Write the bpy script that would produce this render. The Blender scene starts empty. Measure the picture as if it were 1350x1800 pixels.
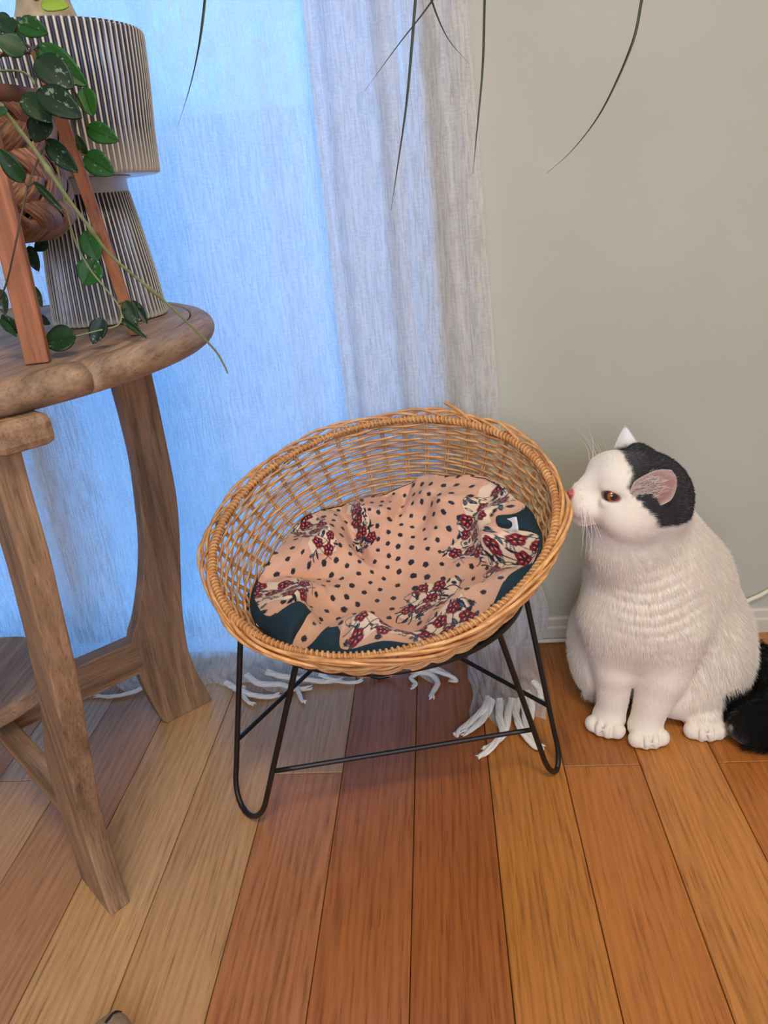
import bpy, bmesh, math, random
import numpy as np
from mathutils import Vector, Matrix

random.seed(7)
rng = np.random.default_rng(7)
sc = bpy.context.scene
COL = sc.collection
PI = math.pi

# ------------------------------------------------------------------ camera
pitch, roll, yaw = [math.radians(a) for a in (23.331, -5.287, 5.290)]
fwd = np.array([0, math.cos(pitch), -math.sin(pitch)])
rgt = np.array([1.0, 0, 0])
upv = np.array([0, math.sin(pitch), math.cos(pitch)])
rgt, upv = math.cos(roll)*rgt + math.sin(roll)*upv, -math.sin(roll)*rgt + math.cos(roll)*upv
ZR = np.array([[math.cos(yaw), -math.sin(yaw), 0], [math.sin(yaw), math.cos(yaw), 0], [0, 0, 1]])
rgt, upv, fwd = ZR@rgt, ZR@upv, ZR@fwd
cam_d = bpy.data.cameras.new('camera')
cam_d.sensor_fit = 'VERTICAL'
cam_d.sensor_height = 36.0
cam_d.lens = 26.0
cam_d.clip_start = 0.02
cam = bpy.data.objects.new('camera', cam_d)
COL.objects.link(cam)
cam.matrix_world = Matrix(((rgt[0], upv[0], -fwd[0], 0), (rgt[1], upv[1], -fwd[1], 0),
                           (rgt[2], upv[2], -fwd[2], 0.85), (0, 0, 0, 1)))
sc.camera = cam

# ------------------------------------------------------------------ world, lights, exposure
world = bpy.data.worlds.new('sky')
sc.world = world
world.use_nodes = True
wn = world.node_tree
bg = wn.nodes['Background']
bg.inputs[0].default_value = (0.085, 0.37, 1.0, 1)
bg.inputs[1].default_value = 4.5


def area_light(name, loc, target, sx, sy, power, color):
    d = bpy.data.lights.new(name, 'AREA')
    d.shape = 'RECTANGLE'
    d.size, d.size_y = sx, sy
    d.energy = power
    d.color = color
    o = bpy.data.objects.new(name, d)
    COL.objects.link(o)
    o.location = loc
    o.rotation_euler = (Vector(target)-Vector(loc)).to_track_quat('-Z', 'Y').to_euler()
    return o


# added warm fill light, standing at the unseen window of the rear wall
area_light('rear_fill_light', (0.2, -2.15, 1.45), (0.2, 1.0, 1.0), 2.0, 1.5, 34, (1.0, 0.83, 0.60))
portal = area_light('balcony_window_portal', (-0.72, 1.42, 1.1), (-0.72, 0.0, 1.1), 1.45, 2.2, 1, (1, 1, 1))
portal.data.cycles.is_portal = True

vs = sc.view_settings
vs.view_transform = 'Standard'
vs.look = 'None'
vs.gamma = 1.0
vs.use_curve_mapping = False
vs.exposure = 0.28
sc.cycles.use_denoising = True
sc.cycles.max_bounces = 10
sc.cycles.transparent_max_bounces = 16


# ------------------------------------------------------------------ helpers
def lin(r, g, b):
    f = lambda c: (c/255/12.92) if c/255 <= 0.04045 else ((c/255+0.055)/1.055)**2.4
    return (f(r), f(g), f(b), 1.0)


def linarr(c):
    return np.array(lin(*c)[:3])


class NT:
    def __init__(s, name):
        s.m = bpy.data.materials.new(name)
        s.m.use_nodes = True
        s.t = s.m.node_tree
        s.b = s.t.nodes['Principled BSDF']
        s.out = s.t.nodes['Material Output']

    def n(s, typ, **kw):
        x = s.t.nodes.new(typ)
        for k, v in kw.items():
            if k.startswith('i_'):
                x.inputs[k[2:].replace('_', ' ')].default_value = v
            else:
                setattr(x, k, v)
        return x

    def l(s, a, b):
        s.t.links.new(a, b)

    def set(s, **kw):
        for k, v in kw.items():
            s.b.inputs[k.replace('_', ' ')].default_value = v
        return s

    def ramp(s, fac, stops):
        r = s.n('ShaderNodeValToRGB')
        e = r.color_ramp.elements
        while len(e) < len(stops):
            e.new(0.5)
        for i, (p, c) in enumerate(stops):
            e[i].position = p
            e[i].color = c if len(c) == 4 else (*c, 1)
        s.l(fac, r.inputs[0])
        return r.outputs[0]

    def noise(s, vec, scale, detail=4, rough=0.55, dist=0.0):
        x = s.n('ShaderNodeTexNoise')
        x.inputs['Scale'].default_value = scale
        x.inputs['Detail'].default_value = detail
        x.inputs['Roughness'].default_value = rough
        x.inputs['Distortion'].default_value = dist
        if vec is not None:
            s.l(vec, x.inputs['Vector'])
        return x.outputs[0]

    def mapping(s, vec, scale=(1, 1, 1), loc=(0, 0, 0)):
        x = s.n('ShaderNodeMapping')
        x.inputs['Scale'].default_value = scale
        x.inputs['Location'].default_value = loc
        s.l(vec, x.inputs[0])
        return x.outputs[0]

    def mix(s, fac, a, b, mode='MIX'):
        x = s.n('ShaderNodeMix', data_type='RGBA', blend_type=mode)
        for v, i in ((fac, 0), (a, 6), (b, 7)):
            if isinstance(v, (int, float)):
                x.inputs[i].default_value = v
            elif isinstance(v, tuple):
                x.inputs[i].default_value = v
            else:
                s.l(v, x.inputs[i])
        return x.outputs[2]

    def math(s, op, a, b=0.0):
        x = s.n('ShaderNodeMath', operation=op)
        for v, i in ((a, 0), (b, 1)):
            if isinstance(v, (int, float)):
                x.inputs[i].default_value = v
            else:
                s.l(v, x.inputs[i])
        return x.outputs[0]

    def bump(s, h, strength=0.3, dist=0.002):
        x = s.n('ShaderNodeBump')
        x.inputs['Strength'].default_value = strength
        x.inputs['Distance'].default_value = dist
        s.l(h, x.inputs['Height'])
        s.l(x.outputs[0], s.b.inputs['Normal'])
        return x.outputs[0]

    def coord(s, which='Object'):
        return s.n('ShaderNodeTexCoord').outputs[which]

    def rnd_coord(s):
        """object coordinates shifted by a random amount per object"""
        oi = s.n('ShaderNodeObjectInfo')
        c = s.n('ShaderNodeCombineXYZ')
        m = s.math('MULTIPLY', oi.outputs['Random'], 37.0)
        for i in range(3):
            s.l(m, c.inputs[i])
        a = s.n('ShaderNodeVectorMath', operation='ADD')
        s.l(s.coord(), a.inputs[0])
        s.l(c.outputs[0], a.inputs[1])
        return a.outputs[0], oi


def simple(name, col, rough=0.5, metal=0.0, var=0.0, vscale=30, bump=0.0, bscale=200, bdist=0.001, spec=0.5):
    t = NT(name)
    t.set(Roughness=rough, Metallic=metal)
    t.b.inputs['Specular IOR Level'].default_value = spec
    c = t.coord()
    if var:
        f = t.noise(c, vscale, 5)
        a = tuple(min(1, x*(1+var)) for x in col[:3])+(1,)
        b = tuple(x*(1-var) for x in col[:3])+(1,)
        t.l(t.ramp(f, [(0.3, b), (0.7, a)]), t.b.inputs['Base Color'])
    else:
        t.b.inputs['Base Color'].default_value = col
    if bump:
        t.bump(t.noise(c, bscale, 4), bump, bdist)
    return t.m


def vcol_mat(name, rough=0.6, sheen=0.0, bump=None, spec=0.4):
    t = NT(name)
    a = t.n('ShaderNodeVertexColor', layer_name='Col')
    t.l(a.outputs[0], t.b.inputs['Base Color'])
    t.set(Roughness=rough)
    t.b.inputs['Specular IOR Level'].default_value = spec
    t.b.inputs['Sheen Weight'].default_value = sheen
    if bump:
        t.bump(t.noise(t.coord(), bump[0], 4), bump[1], bump[2])
    return t.m


def link(o, parent=None):
    COL.objects.link(o)
    if parent is not None:
        o.parent = parent
    return o


def mesh(name, V, F, smooth=True, cols=None):
    me = bpy.data.meshes.new(name)
    V = np.asarray(V, dtype=np.float32)
    if isinstance(F, np.ndarray) and F.ndim == 2:
        k = F.shape[1]
        me.vertices.add(len(V))
        me.vertices.foreach_set('co', V.ravel())
        me.loops.add(F.size)
        me.loops.foreach_set('vertex_index', F.astype(np.int32).ravel())
        me.polygons.add(len(F))
        me.polygons.foreach_set('loop_start', np.arange(0, F.size, k, dtype=np.int32))
        me.polygons.foreach_set('loop_total', np.full(len(F), k, dtype=np.int32))
        me.update(calc_edges=True)
        me.validate()
    else:
        me.from_pydata([tuple(map(float, v)) for v in V], [], [tuple(map(int, f)) for f in F])
        me.update()
    if smooth:
        me.polygons.foreach_set('use_smooth', np.ones(len(me.polygons), dtype=bool))
    if cols is not None:
        a = me.color_attributes.new('Col', 'FLOAT_COLOR', 'POINT')
        c4 = np.ones((len(V), 4), dtype=np.float32)
        c4[:, :3] = cols
        a.data.foreach_set('color', c4.ravel())
    return me


def obj(name, me, mat, parent=None, loc=None):
    """loc given: vertices are in world space and are moved to be local to loc"""
    o = bpy.data.objects.new(name, me)
    if mat is not None:
        if len(me.materials) == 0:
            me.materials.append(mat)
    link(o, parent)
    return o


def tag(o, label=None, cat=None, group=None, kind=None):
    for k, v in (('label', label), ('category', cat), ('group', group), ('kind', kind)):
        if v:
            o[k] = v
    return o


def thing(name, loc, label, cat, group=None):
    o = bpy.data.objects.new(name, None)
    o.empty_display_size = 0.05
    o.location = loc
    link(o)
    return tag(o, label, cat, group)


def wpart(name, V, F, mat, parent, smooth=True, cols=None):
    """a part whose vertices are given in world space"""
    V = np.asarray(V, dtype=float)
    off = np.zeros(3)
    p = parent
    while p is not None:
        off += np.array(p.location)
        p = p.parent
    return obj(name, mesh(name, V-off, F, smooth, cols), mat, parent)


def grid_faces(nu, nv, wrap_u=False, wrap_v=False):
    iu = np.arange(nu if wrap_u else nu-1)
    iv = np.arange(nv if wrap_v else nv-1)
    a, b = np.meshgrid(iu, iv, indexing='ij')
    a, b = a.ravel(), b.ravel()
    a2, b2 = (a+1) % nu, (b+1) % nv
    return np.stack([a*nv+b, a2*nv+b, a2*nv+b2, a*nv+b2], 1)


def tube(P, rad, seg=8, closed=False, caps=True):
    P = np.asarray(P, dtype=float)
    n = len(P)
    rad = np.full(n, rad) if np.isscalar(rad) else np.asarray(rad, dtype=float)
    if closed:
        T = np.roll(P, -1, 0)-np.roll(P, 1, 0)
    else:
        T = np.gradient(P, axis=0)
    T /= np.linalg.norm(T, axis=1)[:, None]+1e-12
    ref = np.array([0, 0, 1.0]) if abs(T[0][2]) < 0.9 else np.array([1.0, 0, 0])
    u = np.cross(T[0], ref)
    u /= np.linalg.norm(u)
    U = np.zeros_like(P)
    for i in range(n):
        u = u-T[i]*(u@T[i])
        u /= np.linalg.norm(u)
        U[i] = u
    W = np.cross(T, U)
    if closed:
        # spread the closing twist over the loop
        u0 = U[-1]-T[0]*(U[-1]@T[0])
        u0 /= np.linalg.norm(u0)
        ang = math.atan2(u0@W[0], u0@U[0])
        k = -ang*np.arange(n)/n
        U, W = U*np.cos(k)[:, None]+W*np.sin(k)[:, None], -U*np.sin(k)[:, None]+W*np.cos(k)[:, None]
    a = np.linspace(0, 2*PI, seg, endpoint=False)
    V = P[:, None, :]+rad[:, None, None]*(np.cos(a)[None, :, None]*U[:, None, :]+np.sin(a)[None, :, None]*W[:, None, :])
    V = V.reshape(-1, 3)
    F = grid_faces(n, seg, wrap_u=closed, wrap_v=True)
    if closed or not caps:
        return V, F
    V = np.vstack([V, P[0]-T[0]*rad[0]*0.3, P[-1]+T[-1]*rad[-1]*0.3])
    F = [tuple(f) for f in F]
    for j in range(seg):
        F.append(((j+1) % seg, j, n*seg))
        F.append(((n-1)*seg+j, (n-1)*seg+(j+1) % seg, n*seg+1))
    return V, F


def smooth_path(P, n):
    """Catmull-Rom through the points, resampled to n"""
    P = np.asarray(P, dtype=float)
    Q = np.vstack([2*P[0]-P[1], P, 2*P[-1]-P[-2]])
    t = np.linspace(0, len(P)-1-1e-9, n)
    i = t.astype(int)
    f = (t-i)[:, None]
    a, b, c, d = Q[i], Q[i+1], Q[i+2], Q[i+3]
    return 0.5*((2*b)+(-a+c)*f+(2*a-5*b+4*c-d)*f*f+(-a+3*b-3*c+d)*f**3)


def merge(parts):
    Vs, Fs, o = [], [], 0
    for V, F in parts:
        Vs.append(np.asarray(V))
        Fs += [tuple(int(x)+o for x in f) for f in F]
        o += len(V)
    return np.vstack(Vs), Fs


def box(x0, x1, y0, y1, z0, z1):
    V = [(x, y, z) for x in (x0, x1) for y in (y0, y1) for z in (z0, z1)]
    F = [(0, 1, 3, 2), (4, 6, 7, 5), (0, 4, 5, 1), (2, 3, 7, 6), (0, 2, 6, 4), (1, 5, 7, 3)]
    return np.array(V, dtype=float), F


def bevel_mesh(V, F, w, seg=2, name='m'):
    bm = bmesh.new()
    vs_ = [bm.verts.new(tuple(map(float, v))) for v in V]
    for f in F:
        bm.faces.new([vs_[int(i)] for i in f])
    bmesh.ops.recalc_face_normals(bm, faces=bm.faces)
    bmesh.ops.bevel(bm, geom=list(bm.edges), offset=w, segments=seg, affect='EDGES', profile=0.5, clamp_overlap=True)
    me = bpy.data.meshes.new(name)
    bm.to_mesh(me)
    bm.free()
    return me


def prism(poly, thick, origin, d, nrm):
    """extrude a 2-D outline (s along d, z up) by +-thick/2 along nrm"""
    d, nrm, origin = np.array(d, float), np.array(nrm, float), np.array(origin, float)
    n = len(poly)
    base = np.array([origin+d*s+np.array([0, 0, z]) for s, z in poly])
    V = np.vstack([base-nrm*thick/2, base+nrm*thick/2])
    F = [tuple(range(n)), tuple(range(2*n-1, n-1, -1))]
    F += [(i, i+n, (i+1) % n+n, (i+1) % n) for i in range(n)]
    return V, F


def lathe(prof, seg=64, mod=None):
    """prof: (r, z) list -> V, F about the z axis"""
    a = np.linspace(0, 2*PI, seg, endpoint=False)
    prof = np.asarray(prof, float)
    V = []
    for r, z in prof:
        rr = r if mod is None else r+mod(a, r, z)
        V.append(np.stack([rr*np.cos(a), rr*np.sin(a), np.full(seg, z)], 1))
    return np.vstack(V), grid_faces(len(prof), seg, wrap_v=True)[:, ::-1]


def vnoise(P, scale, seed=0):
    """cheap smooth value noise in [-1, 1] from sums of sines"""
    r = np.random.default_rng(seed)
    out = np.zeros(len(P))
    for _ in range(7):
        k = r.normal(size=P.shape[1])*scale
        out += np.sin(P@k+r.uniform(0, 6.28))
    return out/4.0


# ------------------------------------------------------------------ materials
def plank_mat():
    t = NT('oak_floor')
    v, oi = t.rnd_coord()
    st = t.mapping(v, (1.0, 0.055, 1.0))
    warp = t.noise(t.mapping(v, (1, 0.16, 1)), 9, 3)
    rings = t.n('ShaderNodeTexWave', wave_type='BANDS', bands_direction='X')
    rings.inputs['Scale'].default_value = 26
    rings.inputs['Distortion'].default_value = 14
    rings.inputs['Detail'].default_value = 2
    rings.inputs['Detail Scale'].default_value = 0.8
    t.l(t.mapping(v, (1.0, 0.09, 1.0)), rings.inputs['Vector'])
    fine = t.noise(st, 240, 4, 0.6)
    pores = t.noise(t.mapping(v, (1, 0.035, 1)), 420, 2, 0.5)
    g = t.math('ADD', t.math('MULTIPLY', rings.outputs['Fac'], 0.13), t.math('MULTIPLY', fine, 0.62))
    g = t.math('ADD', g, t.math('MULTIPLY', warp, 0.45))
    shade = t.ramp(g, [(0.36, (0.56, 0.50, 0.44)), (0.56, (0.95, 0.94, 0.92)), (0.80, (1.22, 1.22, 1.22))])
    c = t.mix(1.0, oi.outputs['Color'], shade, 'MULTIPLY')
    pm = t.ramp(pores, [(0.60, (1, 1, 1)), (0.72, (0.58, 0.50, 0.44))])
    c = t.mix(0.8, c, pm, 'MULTIPLY')
    t.l(c, t.b.inputs['Base Color'])
    t.l(t.ramp(fine, [(0.2, (0.42,)*3), (0.8, (0.30,)*3)]), t.b.inputs['Roughness'])
    t.b.inputs['Specular IOR Level'].default_value = 0.5
    t.bump(t.math('SUBTRACT', fine, t.math('MULTIPLY', pores, 0.6)), 0.18, 0.0006)
    return t.m


def table_mat(name, c1, c2, axis=(1, 1, 0.06), scale=60, rot=0.0):
    t = NT(name)
    v, oi = t.rnd_coord()
    if rot:
        rm = t.n('ShaderNodeMapping')
        rm.inputs['Rotation'].default_value = (0, 0, rot)
        t.l(v, rm.inputs[0])
        v = rm.outputs[0]
    s = t.mapping(v, axis)
    f = t.noise(s, scale, 5, 0.62, 0.3)
    p = t.noise(s, scale*7, 3, 0.6)
    big = t.noise(v, 7, 3)
    g = t.math('ADD', t.math('MULTIPLY', f, 0.78), t.math('MULTIPLY', big, 0.22))
    c = t.ramp(g, [(0.34, c1), (0.62, c2)])
    lim = t.ramp(p, [(0.57, (1, 1, 1)), (0.70, (1.32, 1.30, 1.27))])
    dk = t.ramp(p, [(0.32, (0.64, 0.61, 0.59)), (0.46, (1, 1, 1))])
    c = t.mix(1.0, t.mix(1.0, c, lim, 'MULTIPLY'), dk, 'MULTIPLY')
    t.l(c, t.b.inputs['Base Color'])
    t.set(Roughness=0.62)
    t.bump(p, 0.35, 0.0009)
    return t.m


def curtain_mat():
    t = NT('white_gauze')
    uv = t.coord('UV')
    # crinkled threads running down the cloth, with a finer weave across
    n1 = t.noise(t.mapping(uv, (1.0, 0.09, 1.0)), 210, 3, 0.6, 0.6)
    n2 = t.noise(t.mapping(uv, (0.30, 1.0, 1.0)), 330, 2, 0.5)
    n3 = t.noise(uv, 30, 3)
    h = t.math('ADD', t.math('MULTIPLY', n1, 0.75), t.math('MULTIPLY', n2, 0.25))
    col = t.ramp(h, [(0.38, (0.66, 0.66, 0.65)), (0.58, (0.98, 0.98, 0.96))])
    bp = t.n('ShaderNodeBump')
    bp.inputs['Strength'].default_value = 0.8
    bp.inputs['Distance'].default_value = 0.003
    t.l(t.math('ADD', h, t.math('MULTIPLY', n3, 0.6)), bp.inputs['Height'])
    d = t.n('ShaderNodeBsdfDiffuse')
    tr = t.n('ShaderNodeBsdfTranslucent')
    t.l(col, tr.inputs['Color'])
    d.inputs['Color'].default_value = (0.94, 0.935, 0.915, 1)
    for x in (d, tr):
        t.l(bp.outputs[0], x.inputs['Normal'])
    m1 = t.n('ShaderNodeMixShader')
    m1.inputs[0].default_value = 0.64
    t.l(d.outputs[0], m1.inputs[1])
    t.l(tr.outputs[0], m1.inputs[2])
    tp = t.n('ShaderNodeBsdfTransparent')
    m2 = t.n('ShaderNodeMixShader')
    # open weave: thin places let the view through
    t.l(t.ramp(t.math('ADD', h, t.math('MULTIPLY', n3, 0.25)),
               [(0.42, (0.25,)*3), (0.66, (0.015,)*3)]), m2.inputs[0])
    t.l(m1.outputs[0], m2.inputs[1])
    t.l(tp.outputs[0], m2.inputs[2])
    t.l(m2.outputs[0], t.out.inputs['Surface'])
    t.t.nodes.remove(t.b)
    return t.m


def wicker_mat(name='peeled_willow'):
    t = NT(name)
    v, oi = t.rnd_coord()
    f = t.noise(v, 45, 4)
    c = t.ramp(f, [(0.3, lin(184, 128, 74)), (0.5, lin(213, 160, 102)), (0.72, lin(232, 188, 132))])
    c = t.mix(1.0, c, oi.outputs['Color'], 'MULTIPLY')
    t.l(c, t.b.inputs['Base Color'])
    t.set(Roughness=0.42)
    t.bump(t.noise(v, 500, 3), 0.2, 0.0005)
    return t.m


def glass_mat():
    t = NT('window_glass')
    tp = t.n('ShaderNodeBsdfTransparent')
    gl = t.n('ShaderNodeBsdfGlossy')
    gl.inputs['Roughness'].default_value = 0.02
    fr = t.n('ShaderNodeFresnel')
    fr.inputs[0].default_value = 1.45
    m = t.n('ShaderNodeMixShader')
    t.l(fr.outputs[0], m.inputs[0])
    t.l(tp.outputs[0], m.inputs[1])
    t.l(gl.outputs[0], m.inputs[2])
    t.l(m.outputs[0], t.out.inputs['Surface'])
    t.t.nodes.remove(t.b)
    return t.m


def leaf_mat():
    t = NT('hoya_leaf')
    v, oi = t.rnd_coord()
    uv = t.coord('UV')
    sp = t.noise(v, 7.0, 3, 0.6)
    fine = t.noise(v, 2.2, 2)
    spk = t.ramp(t.math('MULTIPLY', sp, t.math('ADD', fine, 0.45)), [(0.61, (0, 0, 0)), (0.66, (1, 1, 1))])
    base = t.mix(oi.outputs['Random'], lin(18, 44, 26), lin(38, 74, 34))
    base = t.mix(1.0, base, oi.outputs['Color'], 'MULTIPLY')
    c = t.mix(spk, base, lin(120, 140, 118))
    sep = t.n('ShaderNodeSeparateXYZ')
    t.l(uv, sep.inputs[0])
    rib = t.math('ABSOLUTE', t.math('SUBTRACT', sep.outputs[0], 0.5))
    c = t.mix(t.ramp(rib, [(0.0, (0.7,)*3), (0.05, (0,)*3)]), c, lin(14, 36, 16))
    t.l(c, t.b.inputs['Base Color'])
    t.set(Roughness=0.42)
    t.b.inputs['Specular IOR Level'].default_value = 0.35
    tr = t.n('ShaderNodeBsdfTranslucent')
    t.l(t.mix(0.5, c, lin(70, 120, 30)), tr.inputs[0])
    m = t.n('ShaderNodeMixShader')
    m.inputs[0].default_value = 0.22
    t.l(t.b.outputs[0], m.inputs[1])
    t.l(tr.outputs[0], m.inputs[2])
    t.l(m.outputs[0], t.out.inputs['Surface'])
    return t.m


def chip_mat():
    t = NT('birch_chip')
    v, oi = t.rnd_coord()
    uv = t.coord('UV')
    f = t.noise(t.mapping(uv, (7, 0.7, 1)), 2.0, 5, 0.65)
    c = t.ramp(f, [(0.36, lin(92, 58, 44)), (0.5, lin(146, 102, 82)), (0.66, lin(190, 150, 126))])
    t.l(t.mix(1.0, c, oi.outputs['Color'], 'MULTIPLY'), t.b.inputs['Base Color'])
    t.set(Roughness=0.45)
    t.bump(f, 0.5, 0.0012)
    return t.m


def wall_mat():
    t = NT('cream_wall_paint')
    v = t.coord()
    a = t.noise(v, 3.0, 4)
    b = t.noise(v, 90, 4, 0.6)
    t.l(t.ramp(a, [(0.3, lin(177, 177, 161)), (0.7, lin(185, 185, 169))]), t.b.inputs['Base Color'])
    t.set(Roughness=0.7)
    t.bump(t.math('ADD', b, t.math('MULTIPLY', t.noise(v, 14, 3), 1.5)), 0.18, 0.0015)
    return t.m


M = dict(
    plank=plank_mat(), wall=wall_mat(), curtain=curtain_mat(), wicker=wicker_mat(), glass=glass_mat(),
    leaf=leaf_mat(), chip=chip_mat(),
    table=table_mat('weathered_oak', lin(100, 77, 58), lin(166, 133, 102)),
    table_top=table_mat('weathered_oak_top', lin(110, 88, 70), lin(170, 140, 112), (1, 0.06, 1), 50),
    rail_b=table_mat('weathered_oak_rail', lin(100, 77, 58), lin(166, 133, 102), (0.06, 1, 1), 60, -0.754),
    rail_f=table_mat('weathered_oak_brace', lin(100, 77, 58), lin(166, 133, 102), (0.06, 1, 1), 60, 0.721),
    pine=table_mat('orange_pine', lin(124, 72, 42), lin(174, 112, 70), (1, 1, 0.05), 40),
    black=simple('black_metal', lin(16, 18, 20), 0.42, 0.0, bump=0.1, bscale=300),
    skirting=simple('skirting_paint', lin(206, 202, 186), 0.5, var=0.03, vscale=10),
    white=simple('white_window_paint', lin(225, 222, 210), 0.45, var=0.03, vscale=8),
    ceil=simple('ceiling_paint', lin(226, 223, 214), 0.8, var=0.02, vscale=4),
    cable=simple('white_cable', lin(222, 216, 190), 0.4, var=0.03, vscale=20),
    subfloor=simple('dark_subfloor', lin(28, 18, 12), 0.9, var=0.1),
    terrace=simple('terrace_concrete', lin(226, 226, 222), 0.9, var=0.04, vscale=6, bump=0.3, bscale=40),
    fringe=simple('cotton_fringe', lin(236, 232, 222), 0.9, var=0.05, vscale=60, bump=0.6, bscale=420, bdist=0.002),
    teal=simple('teal_lining', lin(14, 46, 58), 0.85, var=0.12, vscale=40, bump=0.4, bscale=500),
    paper=simple('care_tag', lin(222, 222, 220), 0.7, var=0.05, vscale=200),
    stem=simple('green_stem', lin(128, 138, 92), 0.55, var=0.15, vscale=90),
    brown_stem=simple('brown_stem', lin(74, 64, 48), 0.6, var=0.15, vscale=90),
    palm=simple('palm_leaf', lin(52, 62, 40), 0.5, var=0.2, vscale=40),
    trunk=simple('pale_trunk', lin(176, 158, 126), 0.8, var=0.22, vscale=60, bump=0.6, bscale=120, bdist=0.002),
    soil=simple('potting_soil', lin(52, 40, 30), 0.95, var=0.3, vscale=120, bump=0.9, bscale=160, bdist=0.004),
    tag_wood=simple('shelf_peg', lin(150, 132, 118), 0.6, var=0.1),
    slip=simple('felted_wool', lin(166, 142, 114), 0.95, var=0.15, vscale=150, bump=0.8, bscale=500, bdist=0.002),
    slip_dark=simple('dark_wool', lin(46, 36, 34), 0.95, var=0.15, vscale=150),
    lime=simple('lime_leaf', lin(150, 176, 62), 0.5, var=0.15, vscale=60),
)

# ------------------------------------------------------------------ room shell
WALL_Y = 1.28
fl = obj('floor', mesh('floor', *box(-1.75, 1.95, -2.25, WALL_Y+0.02, -0.06, -0.018), smooth=False), M['subfloor'])
tag(fl, kind='structure')
PW, PX0 = 0.1172, -0.0735
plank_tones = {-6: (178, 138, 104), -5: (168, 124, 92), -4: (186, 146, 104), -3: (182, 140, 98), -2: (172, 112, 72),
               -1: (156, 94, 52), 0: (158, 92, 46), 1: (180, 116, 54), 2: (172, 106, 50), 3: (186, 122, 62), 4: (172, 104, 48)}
spans = {}
for k in range(-15, 18):
    if k in (-6, -2, 2, 4, -10, 8, 12, -14):
        cuts = [-2.25, -1.55, -0.30, 0.918, WALL_Y]
    else:
        o0 = {0: 0.1, 1: -0.35, 3: -0.1}.get(k % 4, -0.2)
        cuts = [-2.25, -1.2+o0, 0.1+o0, WALL_Y]
    spans[k] = cuts
GAP = 0.0011
plank_meshes = {}
for k, cuts in spans.items():
    for a, b in zip(cuts[:-1], cuts[1:]):
        L = round(b-a-GAP, 4)
        if L not in plank_meshes:
            V, F = box(-PW/2+GAP/2, PW/2-GAP/2, -L/2, L/2, -0.018, 0.0)
            bm = bmesh.new()
            vv = [bm.verts.new(tuple(p)) for p in V]
            for f in F:
                bm.faces.new([vv[i] for i in f])
            te = [e for e in bm.edges if all(v.co.z > -0.001 for v in e.verts)]
            bmesh.ops.recalc_face_normals(bm, faces=bm.faces)
            bmesh.ops.bevel(bm, geom=te, offset=0.0011, segments=1, affect='EDGES')
            me = bpy.data.meshes.new('plank')
            bm.to_mesh(me)
            bm.free()
            plank_meshes[L] = me
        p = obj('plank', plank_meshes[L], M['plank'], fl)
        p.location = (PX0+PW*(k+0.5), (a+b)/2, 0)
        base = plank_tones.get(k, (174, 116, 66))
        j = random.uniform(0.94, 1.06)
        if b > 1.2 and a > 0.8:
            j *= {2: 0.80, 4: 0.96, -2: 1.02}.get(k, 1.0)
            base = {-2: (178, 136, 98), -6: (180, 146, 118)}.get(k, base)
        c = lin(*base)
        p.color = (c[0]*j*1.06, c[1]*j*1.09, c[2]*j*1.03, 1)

wb = merge([box(0.0, 1.95, WALL_Y, WALL_Y+0.22, 0, 2.5), box(-1.75, -1.45, WALL_Y, WALL_Y+0.22, 0, 2.5),
            box(-1.45, 0.0, WALL_Y, WALL_Y+0.22, 2.2, 2.5)])
tag(obj('wall_back', mesh('wall_back', *wb, smooth=False), M['wall']), kind='structure')
tag(obj('wall_left', mesh('wall_left', *box(-1.95, -1.75, -2.25, WALL_Y+0.22, 0, 2.5), smooth=False), M['wall']), kind='structure')
wr = box(1.95, 2.15, -2.25, WALL_Y+0.22, 0, 2.5)
tag(obj('wall_right', mesh('wall_right', *wr, smooth=False), M['wall']), kind='structure')
wf = merge([box(-1.95, -0.85, -2.45, -2.25, 0, 2.5), box(1.25, 2.15, -2.45, -2.25, 0, 2.5),
            box(-0.85, 1.25, -2.45, -2.25, 0, 0.7), box(-0.85, 1.25, -2.45, -2.25, 2.25, 2.5)])
tag(obj('wall_rear', mesh('wall_rear', *wf, smooth=False), M['wall']), kind='structure')
tag(obj('ceiling', mesh('ceiling', *box(-1.95, 2.15, -2.45, WALL_Y+0.22, 2.5, 2.6), smooth=False), M['ceil']), kind='structure')

# skirting: tall board with a stepped top and a small ledge
prof = [(0, 0), (-0.012, 0), (-0.012, 0.028), (-0.0075, 0.031), (-0.0075, 0.046), (-0.004, 0.05), (0, 0.05)]
V = np.array([(x, WALL_Y+y, z) for x in (0.0, 1.95) for y, z in prof])
n = len(prof)
F = [(i, (i+1) % n, (i+1) % n+n, i+n) for i in range(n)]+[tuple(range(n)), tuple(range(2*n-1, n-1, -1))]
tag(obj('baseboard_back', mesh('baseboard_back', V, F, smooth=False), M['skirting']), kind='structure')


def window_unit(name, x0, x1, z0, z1, y, stiles, th=0.05, rail=0.05):
    fr = [box(x0, x1, y, y+th, z0, z0+rail), box(x0, x1, y, y+th, z1-rail, z1)]
    for a, b in stiles:
        fr.append(box(a, b, y-0.004, y+th+0.004, z0+rail, z1-rail))
    w = obj(name, mesh(name, *merge(fr), smooth=False), M['white'])
    tag(w, kind='structure')
    for (a, b), (c, d) in zip(stiles[:-1], stiles[1:]):
        obj('pane', mesh('pane', *box(b, c, y+th/2-0.003, y+th/2+0.003, z0+rail, z1-rail), smooth=False), M['glass'], w)
    return w


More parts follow.
